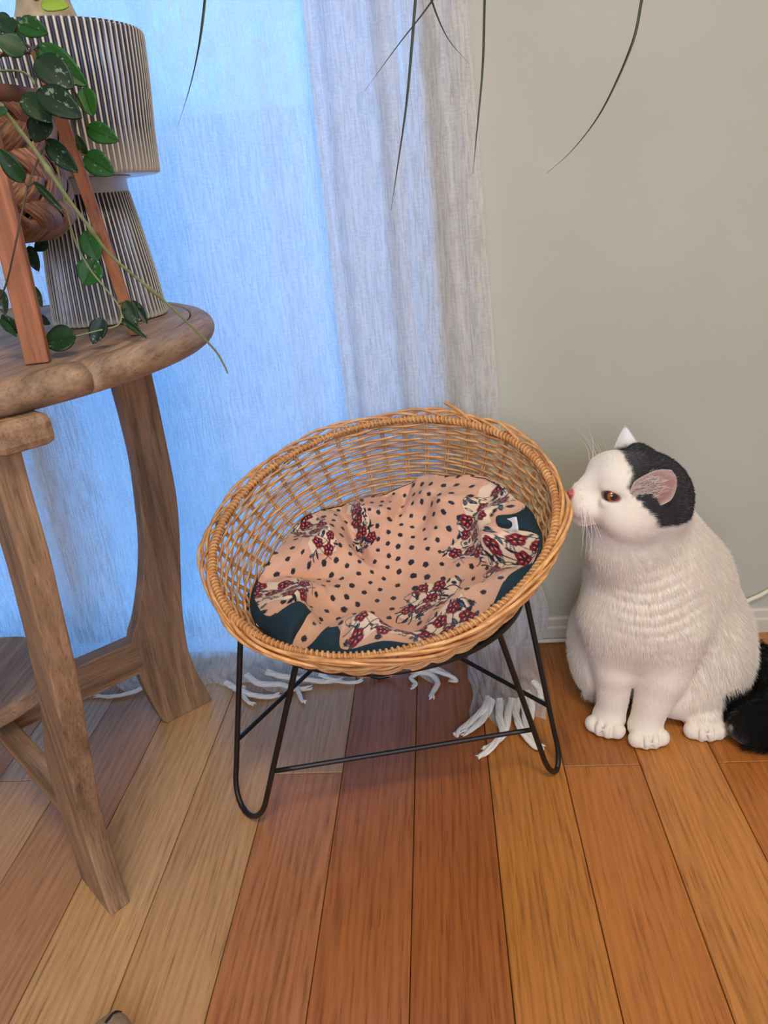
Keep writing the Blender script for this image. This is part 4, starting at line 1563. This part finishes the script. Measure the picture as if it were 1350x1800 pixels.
sp_ = smooth_path([(0.0, 0.068, 0.036), (0.004, 0.084, 0.026), (0.006, 0.093, 0.012)], 14)@np.array([[math.cos(0.2), math.sin(0.2), 0], [-math.sin(0.2), math.cos(0.2), 0], [0, 0, 1]])
obj('seam', mesh('seam', *tube(sp_, 0.0018, 6)), M['slip_dark'], sl)

# ------------------------------------------------------------------ cat
cat = thing('cat', (0.335, 1.05, 0), 'white cat with dark grey head patch sitting and sniffing the wicker chair', 'cat')
CO = np.array(cat.location)
HD = np.array([0.2600, 0.981, 0.4365])            # head centre
Fh = np.array([-0.965, -0.17, 0.20])
Fh /= np.linalg.norm(Fh)                         # where the face points
Nh = np.cross(Fh, [0, 0, 1.0])
Nh /= np.linalg.norm(Nh)
if Nh[1] > 0:
    Nh = -Nh                                     # side nearer the room
Uh = np.cross(Nh, Fh)
if Uh[2] < 0:
    Uh = -Uh


def hp3(f, n, u):
    return HD+Fh*f+Nh*n+Uh*u


STEP = 0.0022
lo, hi = np.array([0.14, 0.90, -0.02]), np.array([0.58, 1.26, 0.53])
dims = np.ceil((hi-lo)/STEP).astype(int)
gx = [lo[i]+STEP*np.arange(dims[i]) for i in range(3)]
field = np.full(dims, 1.0, dtype=np.float32)


def region(c_lo, c_hi, pad):
    i0 = np.clip(((c_lo-pad-lo)/STEP).astype(int), 0, dims-1)
    i1 = np.clip(((c_hi+pad-lo)/STEP).astype(int)+2, 1, dims)
    sl_ = tuple(slice(a, b) for a, b in zip(i0, i1))
    X, Y, Z = np.meshgrid(*[g[s] for g, s in zip(gx, sl_)], indexing='ij')
    return sl_, X, Y, Z


def smin(a, b, k):
    h = np.clip(0.5+0.5*(b-a)/k, 0, 1)
    return b*(1-h)+a*h-k*h*(1-h)


def ell(c, r, k=0.02, rot=None):
    c, r = np.array(c, float), np.array(r, float)
    m = r.max()
    s, X, Y, Z = region(c-m, c+m, k*1.5+0.01)
    D = np.stack([X-c[0], Y-c[1], Z-c[2]], -1)
    if rot is not None:
        D = D@np.array(rot).T
    k0 = np.linalg.norm(D/r, axis=-1)
    k1 = np.linalg.norm(D/(r*r), axis=-1)+1e-9
    d = k0*(k0-1)/k1
    field[s] = smin(field[s], d.astype(np.float32), k)


def cone(a, b, ra, rb2, k=0.02):
    a, b = np.array(a, float), np.array(b, float)
    m = max(ra, rb2)
    s, X, Y, Z = region(np.minimum(a, b)-m, np.maximum(a, b)+m, k*1.5+0.01)
    D = np.stack([X-a[0], Y-a[1], Z-a[2]], -1)
    ab = b-a
    t = np.clip((D@ab)/(ab@ab), 0, 1)
    d = np.linalg.norm(D-t[..., None]*ab, axis=-1)-(ra+(rb2-ra)*t)
    field[s] = smin(field[s], d.astype(np.float32), k)


def carve(a, b, r, k=0.004):
    a, b = np.array(a, float), np.array(b, float)
    s, X, Y, Z = region(np.minimum(a, b)-r, np.maximum(a, b)+r, k*1.5+0.01)
    D = np.stack([X-a[0], Y-a[1], Z-a[2]], -1)
    ab = b-a
    t = np.clip((D@ab)/(ab@ab), 0, 1)
    d = np.linalg.norm(D-t[..., None]*ab, axis=-1)-r
    field[s] = -smin(-field[s], d.astype(np.float32), k)


HR = np.stack([Fh, Nh, Uh])
# trunk
ell((0.356, 1.105, 0.120), (0.124, 0.115, 0.130))
ell((0.345, 1.082, 0.215), (0.108, 0.100, 0.125), 0.04)
ell((0.300, 1.035, 0.262), (0.086, 0.080, 0.105), 0.04)
ell((0.288, 1.020, 0.205), (0.078, 0.070, 0.085), 0.04)
cone((0.305, 1.050, 0.315), (0.285, 1.012, 0.395), 0.080, 0.064, 0.04)
ell((0.256, 0.995, 0.352), (0.052, 0.050, 0.060), 0.035)
# haunches
ell((0.425, 1.070, 0.105), (0.062, 0.085, 0.100), 0.03)
ell((0.236, 1.090, 0.105), (0.040, 0.070, 0.090), 0.03)
ell((0.375, 1.030, 0.062), (0.070, 0.052, 0.058), 0.03)
# head
ell(HD, (0.060, 0.060, 0.056), 0.02, HR)
ell(hp3(-0.030, 0, -0.004), (0.050, 0.056, 0.050), 0.03, HR)
for sgn in (1, -1):
    ell(hp3(0.012, sgn*0.034, -0.026), (0.040, 0.030, 0.032), 0.02, HR)
    ell(hp3(0.071, sgn*0.0110, -0.024), (0.016, 0.0155, 0.0150), 0.007, HR)
    ell(hp3(0.036, sgn*0.022, 0.024), (0.024, 0.022, 0.018), 0.016, HR)
cone(hp3(0.034, 0, 0.024), hp3(0.076, 0, -0.004), 0.030, 0.0110, 0.014)
ell(hp3(0.054, 0, -0.024), (0.027, 0.027, 0.024), 0.014, HR)
ell(hp3(0.062, 0, -0.044), (0.016, 0.015, 0.012), 0.010, HR)
ell(hp3(0.0840, 0, -0.0110), (0.006, 0.0075, 0.0055), 0.006, HR)
# brow ridge and socket of the near and the far eye
for sgn in (1, -1):
    carve(hp3(0.044, sgn*0.050, 0.002), hp3(0.054, sgn*0.044, 0.001), 0.0095, 0.008)
    cone(hp3(0.034, sgn*0.041, 0.0135), hp3(0.055, sgn*0.029, 0.0125), 0.0060, 0.0042, 0.008)
    cone(hp3(0.034, sgn*0.043, -0.0040), hp3(0.055, sgn*0.034, -0.0070), 0.0060, 0.0045, 0.008)
# ear roots
ell((0.272, 0.938, 0.448), (0.018, 0.016, 0.024), 0.014)
ell(hp3(-0.014, -0.034, 0.044), (0.016, 0.018, 0.014), 0.012, HR)
# front legs
cone((0.250, 1.020, 0.205), (0.255, 1.008, 0.115), 0.048, 0.030, 0.02)
cone((0.255, 1.008, 0.115), (0.253, 1.008, 0.045), 0.029, 0.0245, 0.010)
cone((0.335, 1.005, 0.195), (0.325, 0.992, 0.115), 0.056, 0.037, 0.02)
cone((0.325, 0.992, 0.115), (0.306, 0.984, 0.045), 0.036, 0.0265, 0.010)


def paw(c, d, r=0.030, toe=0.0125):
    c, d = np.array(c, float), np.array([*d, 0.0])
    d /= np.linalg.norm(d)
    s_ = np.array([-d[1], d[0], 0])
    ell(c-d*0.006+np.array([0, 0, 0.003]), (r*0.90, r*0.90, 0.026), 0.008)
    for kk in (-1.5, -0.5, 0.5, 1.5):
        ell(c+d*(r*(0.66-0.09*kk*kk))+s_*(kk*r*0.44)-np.array([0, 0, 0.003]), (toe*1.05, toe*1.05, toe*1.15), 0.0022)
    for kk in (-1, 0, 1):
        q_ = c+d*(r*0.98)+s_*(kk*r*0.46)
        carve(q_+np.array([0, 0, -0.012]), q_+np.array([0, 0, 0.008])-d*0.006, 0.0028, 0.003)


paw((0.245, 1.000, 0.0195), (-0.55, -1))
paw((0.300, 0.972, 0.0195), (0.05, -1))
paw((0.394, 0.988, 0.018), (-0.1, -1), 0.030)
paw((0.246, 1.083, 0.016), (-0.5, -1), 0.020, 0.010)
ell((0.400, 1.02, 0.028), (0.034, 0.045, 0.026), 0.012)
# tail laid round the haunch
tp_ = smooth_path([(0.455, 1.135, 0.060), (0.505, 1.085, 0.052), (0.528, 1.020, 0.046), (0.500, 0.972, 0.040), (0.450, 0.960, 0.033)], 14)
tr_ = np.interp(np.linspace(0, 1, 14), [0, 0.4, 0.85, 1], [0.032, 0.039, 0.036, 0.028])
for i in range(13):
    cone(tp_[i], tp_[i+1], tr_[i], tr_[i+1], 0.012)
# skin folds across the chest
s, X, Y, Z = region(np.array([0.2, 0.9, 0.16]), np.array([0.44, 1.06, 0.34]), 0.0)
wf_ = np.exp(-((X-0.300)/0.065)**2)*np.exp(-((Z-0.255)/0.060)**2)*np.clip((1.04-Y)/0.03, 0, 1)
field[s] += (0.0024*wf_*(np.abs(np.sin(Z*175-X*14+0.9*np.sin(X*41+Z*9)))**0.6)*-1.6).astype(np.float32)
# flat on the floor
s0 = (0.0015-gx[2])[None, None, :]
field = np.maximum(field, s0.astype(np.float32))


def surface_nets(f):
    sgn = f < 0
    n0, n1, n2 = f.shape
    cs = np.zeros((n0-1, n1-1, n2-1), dtype=np.int8)
    for a in (0, 1):
        for b in (0, 1):
            for c in (0, 1):
                cs += sgn[a:n0-1+a, b:n1-1+b, c:n2-1+c]
    act = (cs > 0) & (cs < 8)
    ids = np.full(act.shape, -1, dtype=np.int64)
    I = np.argwhere(act)
    ids[act] = np.arange(len(I))
    acc = np.zeros((len(I), 3))
    cnt = np.zeros(len(I))
    cor = [(a, b, c) for a in (0, 1) for b in (0, 1) for c in (0, 1)]
    for i in range(8):
        for j in range(i+1, 8):
            d = [cor[j][k]-cor[i][k] for k in range(3)]
            if sum(map(abs, d)) != 1:
                continue
            fa = f[I[:, 0]+cor[i][0], I[:, 1]+cor[i][1], I[:, 2]+cor[i][2]]
            fb = f[I[:, 0]+cor[j][0], I[:, 1]+cor[j][1], I[:, 2]+cor[j][2]]
            m = (fa < 0) != (fb < 0)
            t = np.where(m, fa/np.where(m, fa-fb, 1), 0)
            p = np.array(cor[i])[None]+t[:, None]*np.array(d)[None]
            acc[m] += p[m]
            cnt[m] += 1
    V = I+acc/cnt[:, None]
    quads = []
    for ax in range(3):
        sl0 = [slice(1, -1)]*3
        sl0[ax] = slice(0, -1)
        a = sgn[tuple(slice(s_.start, s_.stop if s_.stop == -1 else None) for s_ in sl0)]
        # edges along ax from p to p+1
        p0 = [slice(None)]*3
        p1 = [slice(None)]*3
        p0[ax], p1[ax] = slice(0, -1), slice(1, None)
        ch = sgn[tuple(p0)] != sgn[tuple(p1)]
        E_ = np.argwhere(ch)
        u, v = [(1, 2), (2, 0), (0, 1)][ax]
        ok = (E_[:, u] > 0) & (E_[:, v] > 0) & (E_[:, u] < f.shape[u]-1) & (E_[:, v] < f.shape[v]-1)
        E_ = E_[ok]
        st = sgn[tuple(E_.T)]
        du_, dv_ = np.zeros(3, int), np.zeros(3, int)
        du_[u], dv_[v] = 1, 1
        q = np.stack([ids[tuple((E_-du_-dv_).T)], ids[tuple((E_-dv_).T)], ids[tuple(E_.T)], ids[tuple((E_-du_).T)]], 1)
        q[~st] = q[~st][:, ::-1]
        quads.append(q)
    return V, np.vstack(quads)


CV, CF = surface_nets(field)
CV = CV*STEP+lo
# relax the net
E2 = np.vstack([CF[:, [0, 1]], CF[:, [1, 2]], CF[:, [2, 3]], CF[:, [3, 0]]])
deg = np.bincount(E2[:, 0], minlength=len(CV))+np.bincount(E2[:, 1], minlength=len(CV))
for _ in range(3):
    A2 = np.zeros_like(CV)
    for k in range(3):
        A2[:, k] = np.bincount(E2[:, 0], CV[E2[:, 1], k], len(CV))+np.bincount(E2[:, 1], CV[E2[:, 0], k], len(CV))
    CV = CV*0.45+0.55*A2/deg[:, None]


# ears: cupped shells joined to the body surface
def ear(base, tip, side, fwd_, W, point):
    base, tip, side, fwd_ = [np.array(x, float) for x in (base, tip, side, fwd_)]
    up = tip-base
    H_ = np.linalg.norm(up)
    up /= H_
    side = side-up*(side@up)
    side /= np.linalg.norm(side)
    fw = np.cross(side, up)
    if fw@fwd_ < 0:
        fw = -fw
    nu, nvv = 17, 16
    outer, inner, meta = [], [], []
    for lay_, th in ((0, 0.0016), (1, -0.0016)):
        for v in np.linspace(0, 1, nvv):
            wv = W*np.clip(1-v**(1.0 if point else 2.4), 0, 1)**(0.85 if point else 0.6)+0.0006
            wv *= (1.0 if point else 0.50+0.50*min(1.0, v/0.42)**0.7)
            for u in np.linspace(-1, 1, nu):
                cup = -0.011*(1-u*u)*(1-v**2)-0.010*(1-v)**2*np.abs(u)**3
                p = base+up*(H_*v-0.010*(1-v))+side*(u*wv)+fw*(cup+0.004*v+th*(1 if lay_ else 1))
                (outer if lay_ == 0 else inner).append(p)
    # layer 0 = front (inner skin), layer 1 = back
    V_ = np.array(outer+inner)
    nq_ = nu*nvv
    Fa = grid_faces(nvv, nu)
    Fb_ = grid_faces(nvv, nu)[:, ::-1]+nq_
    rim = []
    bd_ = [i for i in range(nu)]
    left = [r*nu for r in range(nvv)]
    right = [r*nu+nu-1 for r in range(nvv)]
    topr = [(nvv-1)*nu+i for i in range(nu)]
    for seq in (left, topr, right[::-1]):
        for a_, b_ in zip(seq[:-1], seq[1:]):
            rim.append((a_, b_, b_+nq_, a_+nq_))
    return V_, np.vstack([Fa, Fb_, np.array(rim)]), nq_


nearV, nearF, nearN = ear((0.2600, 0.917, 0.4470), (0.2860, 0.900, 0.4980), (0.47, 0.08, -0.88), (0.10, -1, 0.25), 0.0285, False)
farV, farF, farN = ear((0.2690, 1.048, 0.4640), (0.2625, 1.046, 0.5090), (0.95, -0.25, -0.22), (-0.4, 0.9, 0.0), 0.029, True)
body_n = len(CV)
AV = np.vstack([CV, nearV, farV])
AF = np.vstack([CF, nearF+body_n, farF+body_n+len(nearV)])


def cat_color(P):
    D = P-HD
    f, n_s, u = D@Fh, D@Nh, D@Uh
    wob = 0.004*vnoise(P, 160, 2)+0.002*vnoise(P, 420, 4)
    white = linarr((236, 227, 210))
    dark = linarr((56, 55, 57))
    # saddle over the crown, both ears and the nape
    front = 0.034-0.95*np.clip(0.022-u, 0, 1)
    m1 = np.clip((front-f+wob)/0.006, 0, 1)*np.clip((u+0.030+wob)/0.006, 0, 1)*np.clip((f+0.088)/0.006, 0, 1)
    m1 = m1*(np.linalg.norm(D, axis=1) < 0.105)
    # tail and the hair at its root
    dt = np.min(np.linalg.norm(P[:, None, :]-tp_[None], axis=2), axis=1)
    m2 = np.clip((0.060-dt+wob*0.5)/0.006, 0, 1)*(P[:, 0] > 0.41)*np.clip((P[:, 0]-0.462+(P[:, 1] < 1.02)*0.044+wob*0.5)/0.006, 0, 1)
    m = np.clip(np.maximum(m1, m2), 0, 1)
    darkv = np.where(m2[:, None] > 0.01, linarr((16, 16, 18))[None], dark[None])
    c = white[None]*(1-m[:, None])+darkv*m[:, None]
    # pink skin at the nose, lips and inside of the eyes' corners
    pk = linarr((196, 96, 92))
    nz = np.clip((0.0100-np.linalg.norm(P-hp3(0.0880, 0, -0.0110), axis=1))/0.003, 0, 1)
    lip = np.clip((0.0042-np.abs(u+0.035+0.25*np.abs(n_s)))/0.003, 0, 1)*np.clip((f-0.068)/0.006, 0, 1)*0.45
    k = np.maximum(nz, lip)[:, None]
    c = c*(1-k)+pk*k
    for sg in (1, -1):
        D2 = P-hp3(0.047, sg*0.036, 0.003)
        de = np.sqrt((D2@Fh/0.0165)**2+(D2@Uh/0.0088)**2+(D2@Nh/0.016)**2)
        k = np.clip((1.0-de)/0.25, 0, 1)[:, None]
        c = c*(1-k)+linarr((120, 62, 50))*k
    return c


ccol = cat_color(AV)
pink_in = linarr((206, 160, 148))
dk = linarr((52, 50, 52))
wt = linarr((238, 234, 226))
nu_, nv2 = 17, 16
vv_, uu_ = np.meshgrid(np.linspace(0, 1, nv2), np.linspace(-1, 1, nu_), indexing='ij')
rimw = np.clip((np.maximum(np.abs(uu_), vv_)-0.82)/0.15, 0, 1).ravel()[:, None]
base_in = (pink_in*(0.55+0.45*vv_.ravel()[:, None]))
ccol[body_n:body_n+nearN] = base_in*(1-rimw)+linarr((226, 206, 194))*rimw
ccol[body_n+nearN:body_n+2*nearN] = dk
o1 = body_n+len(nearV)
fk = np.clip((0.42-vv_.ravel()[:, None])/0.08, 0, 1)*np.clip((uu_.ravel()[:, None]+0.25)/0.2, 0, 1)
ccol[o1:o1+farN] = wt*(1-fk)+dk*fk
back_f = np.clip((vv_.ravel()[:, None]-0.50+0.10*np.abs(uu_.ravel()[:, None]))/0.08, 0, 1)
ccol[o1+farN:o1+2*farN] = dk*(1-back_f)+wt*back_f
M['fur_skin'] = vcol_mat('cat_coat', 0.85, sheen=0.35, bump=(700, 0.25, 0.001), spec=0.15)
body_me = mesh('body', AV-CO, AF, True, ccol)
cat_body = obj('body', body_me, M['fur_skin'], cat)

# eyes
def eyeball(c, look, R):
    look = np.array(look, float)
    look /= np.linalg.norm(look)
    bm = bmesh.new()
    bmesh.ops.create_uvsphere(bm, u_segments=40, v_segments=28, radius=R)
    V_ = np.array([v.co[:] for v in bm.verts])
    F_ = [tuple(v.index for v in f.verts) for f in bm.faces]
    bm.free()
    d = (V_/R)@look
    V_ = V_*(1+0.06*np.clip((d-0.72)/0.28, 0, 1))[:, None]
    ang_ = np.degrees(np.arccos(np.clip(d, -1, 1)))
    col_ = np.tile(linarr((58, 30, 26)), (len(V_), 1))
    k = np.clip((50-ang_)/5, 0, 1)[:, None]
    col_ = col_*(1-k)+linarr((158, 84, 36))*k
    k = np.clip((30-ang_)/4, 0, 1)[:, None]
    col_ = col_*(1-k)+linarr((6, 6, 8))*k
    return V_+np.array(c), F_, col_


M['eye'] = vcol_mat('amber_eye', 0.05, spec=0.9)
EYES = ((hp3(0.0470, 0.0330, 0.0030), (0.30, -1.0, 0.10), 0.0105), (hp3(0.0470, -0.0330, 0.0030), (-0.6, 0.9, 0.1), 0.0105))
for c, look, R in EYES:
    V_, F_, col_ = eyeball(c, look, R)
    o = wpart('eye', V_, F_, M['eye'], cat, True, col_)
    tag(o, 'amber eye with a dark pupil')
# nose pad
bm = bmesh.new()
bmesh.ops.create_uvsphere(bm, u_segments=20, v_segments=14, radius=1.0)
V_ = np.array([v.co[:] for v in bm.verts])
F_ = [tuple(v.index for v in f.verts) for f in bm.faces]
bm.free()
V_ = V_*np.array([0.0048, 0.0072, 0.0045])
V_[:, 1] *= 1+0.35*(V_[:, 2]/0.0045)
wpart('nose', V_@HR+hp3(0.0885, 0, -0.0105), F_, simple('pink_nose', lin(196, 92, 88), 0.35, var=0.1, vscale=200), cat)
# whiskers and brow hairs
M['whisker'] = simple('whisker', lin(240, 238, 232), 0.35, var=0.02)
for sgn in (1, -1):
    for i in range(7):
        b0 = hp3(0.078-0.004*(i % 3), sgn*0.0235, -0.018-0.004*(i//3))
        out_ = Fh*random.uniform(-0.02, 0.02)+Nh*sgn*random.uniform(0.02, 0.04)+np.array([0, 0, -random.uniform(0.04, 0.075)])
        mid_ = b0+out_*0.5+Nh*sgn*0.008
        P_ = smooth_path([b0, mid_, b0+out_], 16)
        wpart('whisker', *tube(P_, np.linspace(0.00035, 0.00010, 16), 5), M['whisker'], cat)
    for i in range(4):
        b0 = hp3(0.050+0.004*i, sgn*0.022, 0.034)
        out_ = Fh*random.uniform(0.0, 0.03)+np.array([0, 0, random.uniform(0.03, 0.05)])
        P_ = smooth_path([b0, b0+out_*0.5+Fh*-0.004, b0+out_], 12)
        wpart('whisker', *tube(P_, np.linspace(0.00028, 0.00009, 12), 5), M['whisker'], cat)

# fur
tri = np.vstack([CF[:, [0, 1, 2]], CF[:, [0, 2, 3]]])
e1, e2 = CV[tri[:, 1]]-CV[tri[:, 0]], CV[tri[:, 2]]-CV[tri[:, 0]]
fn = np.cross(e1, e2)
ar = np.linalg.norm(fn, axis=1)
vn = np.zeros_like(CV)
for k in range(3):
    for j in range(3):
        vn[:, j] += np.bincount(tri[:, k], fn[:, j], len(CV))
vn /= np.linalg.norm(vn, axis=1)[:, None]+1e-12
NHAIR = 95000
cen = CV[tri].mean(1)
dhead = np.linalg.norm(cen-HD, axis=1)
deye = np.ones(len(cen))*9
for sg in (1, -1):
    D2 = cen-hp3(0.047, sg*0.036, 0.003)
    deye = np.minimum(deye, np.sqrt((D2@Fh/0.0165)**2+(D2@Uh/0.0095)**2+(D2@Nh/0.02)**2))
wgt = ar*np.where(dhead < 0.11, 2.2, 1.0)*(cen[:, 2] > 0.004)*(deye > 1.0)*(np.linalg.norm(cen-hp3(0.088, 0, -0.011), axis=1) > 0.010)
pick = rng.choice(len(tri), NHAIR, p=wgt/wgt.sum())
b1, b2 = rng.random(NHAIR), rng.random(NHAIR)
fl2 = b1+b2 > 1
b1[fl2], b2[fl2] = 1-b1[fl2], 1-b2[fl2]
b0_ = 1-b1-b2
T3 = tri[pick]
HP = CV[T3[:, 0]]*b0_[:, None]+CV[T3[:, 1]]*b1[:, None]+CV[T3[:, 2]]*b2[:, None]
HN = vn[T3[:, 0]]*b0_[:, None]+vn[T3[:, 1]]*b1[:, None]+vn[T3[:, 2]]*b2[:, None]
HN /= np.linalg.norm(HN, axis=1)[:, None]
Dh = HP-HD
onhead = np.clip((0.105-np.linalg.norm(Dh, axis=1))/0.03, 0, 1)
flow = np.tile(np.array([0.25, 0.15, -1.0]), (NHAIR, 1))*(1-onhead[:, None])+(-Fh[None]+0.15*HN)*onhead[:, None]
dtl = np.linalg.norm(HP[:, None, :]-tp_[None], axis=2)
it = np.argmin(dtl, axis=1)
ontail = (dtl.min(1) < 0.045) & (HP[:, 0] > 0.45)
td = np.gradient(tp_, axis=0)
td /= np.linalg.norm(td, axis=1)[:, None]
flow[ontail] = td[it[ontail]]
paws = np.clip((0.055-HP[:, 2])/0.03, 0, 1)*(HP[:, 1] < 1.02)*(~ontail)
flow = flow*(1-paws[:, None])+np.array([0, -0.6, -0.5])*paws[:, None]
flow -= HN*np.sum(flow*HN, axis=1)[:, None]
flow /= np.linalg.norm(flow, axis=1)[:, None]+1e-9
ln = 0.0085+0.006*np.clip((HP[:, 0]-0.36)/0.10, 0, 1)*np.clip((HP[:, 2]-0.02)/0.05, 0, 1)
face = np.clip((Dh@Fh+0.01)/0.05, 0, 1)*onhead
ln = ln*(1-0.62*face)*(1-0.62*paws)*(1-0.25*onhead)
legs_ = (HP[:, 2] < 0.16) & (HP[:, 1] < 1.03) & (HP[:, 0] < 0.365)
ln = np.where(legs_, ln*0.5, ln)
ln = np.where(ontail, 0.017, ln)
ln *= rng.uniform(0.6, 1.25, NHAIR)
lift = (0.42+0.22*np.clip((HP[:, 0]-0.42)/0.06, 0, 1))*(1-0.4*face)
dirv = flow*(1-lift[:, None]*0.5)+HN*lift[:, None]+rng.normal(size=(NHAIR, 3))*0.13
dirv /= np.linalg.norm(dirv, axis=1)[:, None]
pts = np.zeros((NHAIR, 4, 3), dtype=np.float32)
for k in range(4):
    t = k/3
    bend = flow*(0.30*t*t)-HN*(0.12*t*t)
    pts[:, k] = HP+(dirv*t+bend)*ln[:, None]-HN*0.0006
pts[:, :, 2] = np.maximum(pts[:, :, 2], 0.0006)
hc_extra = None
hc = cat_color(HP)*rng.uniform(0.90, 1.04, NHAIR)[:, None]
# pale tufts inside the near ear
NE = 420
vi_ = rng.integers(0, 16*0.72, NE)
ui_ = rng.integers(1, 12, NE)
eb = nearV[vi_*17+ui_]+rng.normal(size=(NE, 3))*0.0012
ed = np.array([0.62, -0.45, 0.35])+rng.normal(size=(NE, 3))*0.22
el = rng.uniform(0.008, 0.018, NE)
ep = np.stack([eb+ed*(el*k/3)[:, None]+np.array([0.2, 0.25, 0.3])*(el*(k/3)**2*0.35)[:, None] for k in range(4)], 1)
pts = np.concatenate([pts, ep.astype(np.float32)], 0)
hc = np.concatenate([hc, np.tile(linarr((232, 226, 216)), (NE, 1))], 0)
NHAIR += NE
hcd = bpy.data.hair_curves.new('fur')
hcd.add_curves([4]*NHAIR)
hcd.attributes['position'].data.foreach_set('vector', (pts-CO.astype(np.float32)).ravel())
ra_ = hcd.attributes.get('radius') or hcd.attributes.new('radius', 'FLOAT', 'POINT')
rr_ = np.tile(np.array([0.00026, 0.00024, 0.00017, 0.00004], dtype=np.float32), NHAIR)
ra_.data.foreach_set('value', rr_)
ca_ = hcd.attributes.new('Fur', 'FLOAT_COLOR', 'CURVE')
c4 = np.ones((NHAIR, 4), dtype=np.float32)
c4[:, :3] = hc
ca_.data.foreach_set('color', c4.ravel())
tf = NT('fur_strands')
at = tf.n('ShaderNodeAttribute', attribute_name='Fur')
tf.l(at.outputs['Color'], tf.b.inputs['Base Color'])
tf.set(Roughness=0.75)
tf.b.inputs['Specular IOR Level'].default_value = 0.2
hcd.materials.append(tf.m)
fo = bpy.data.objects.new('fur', hcd)
link(fo, cat)
fo['kind'] = 'stuff'
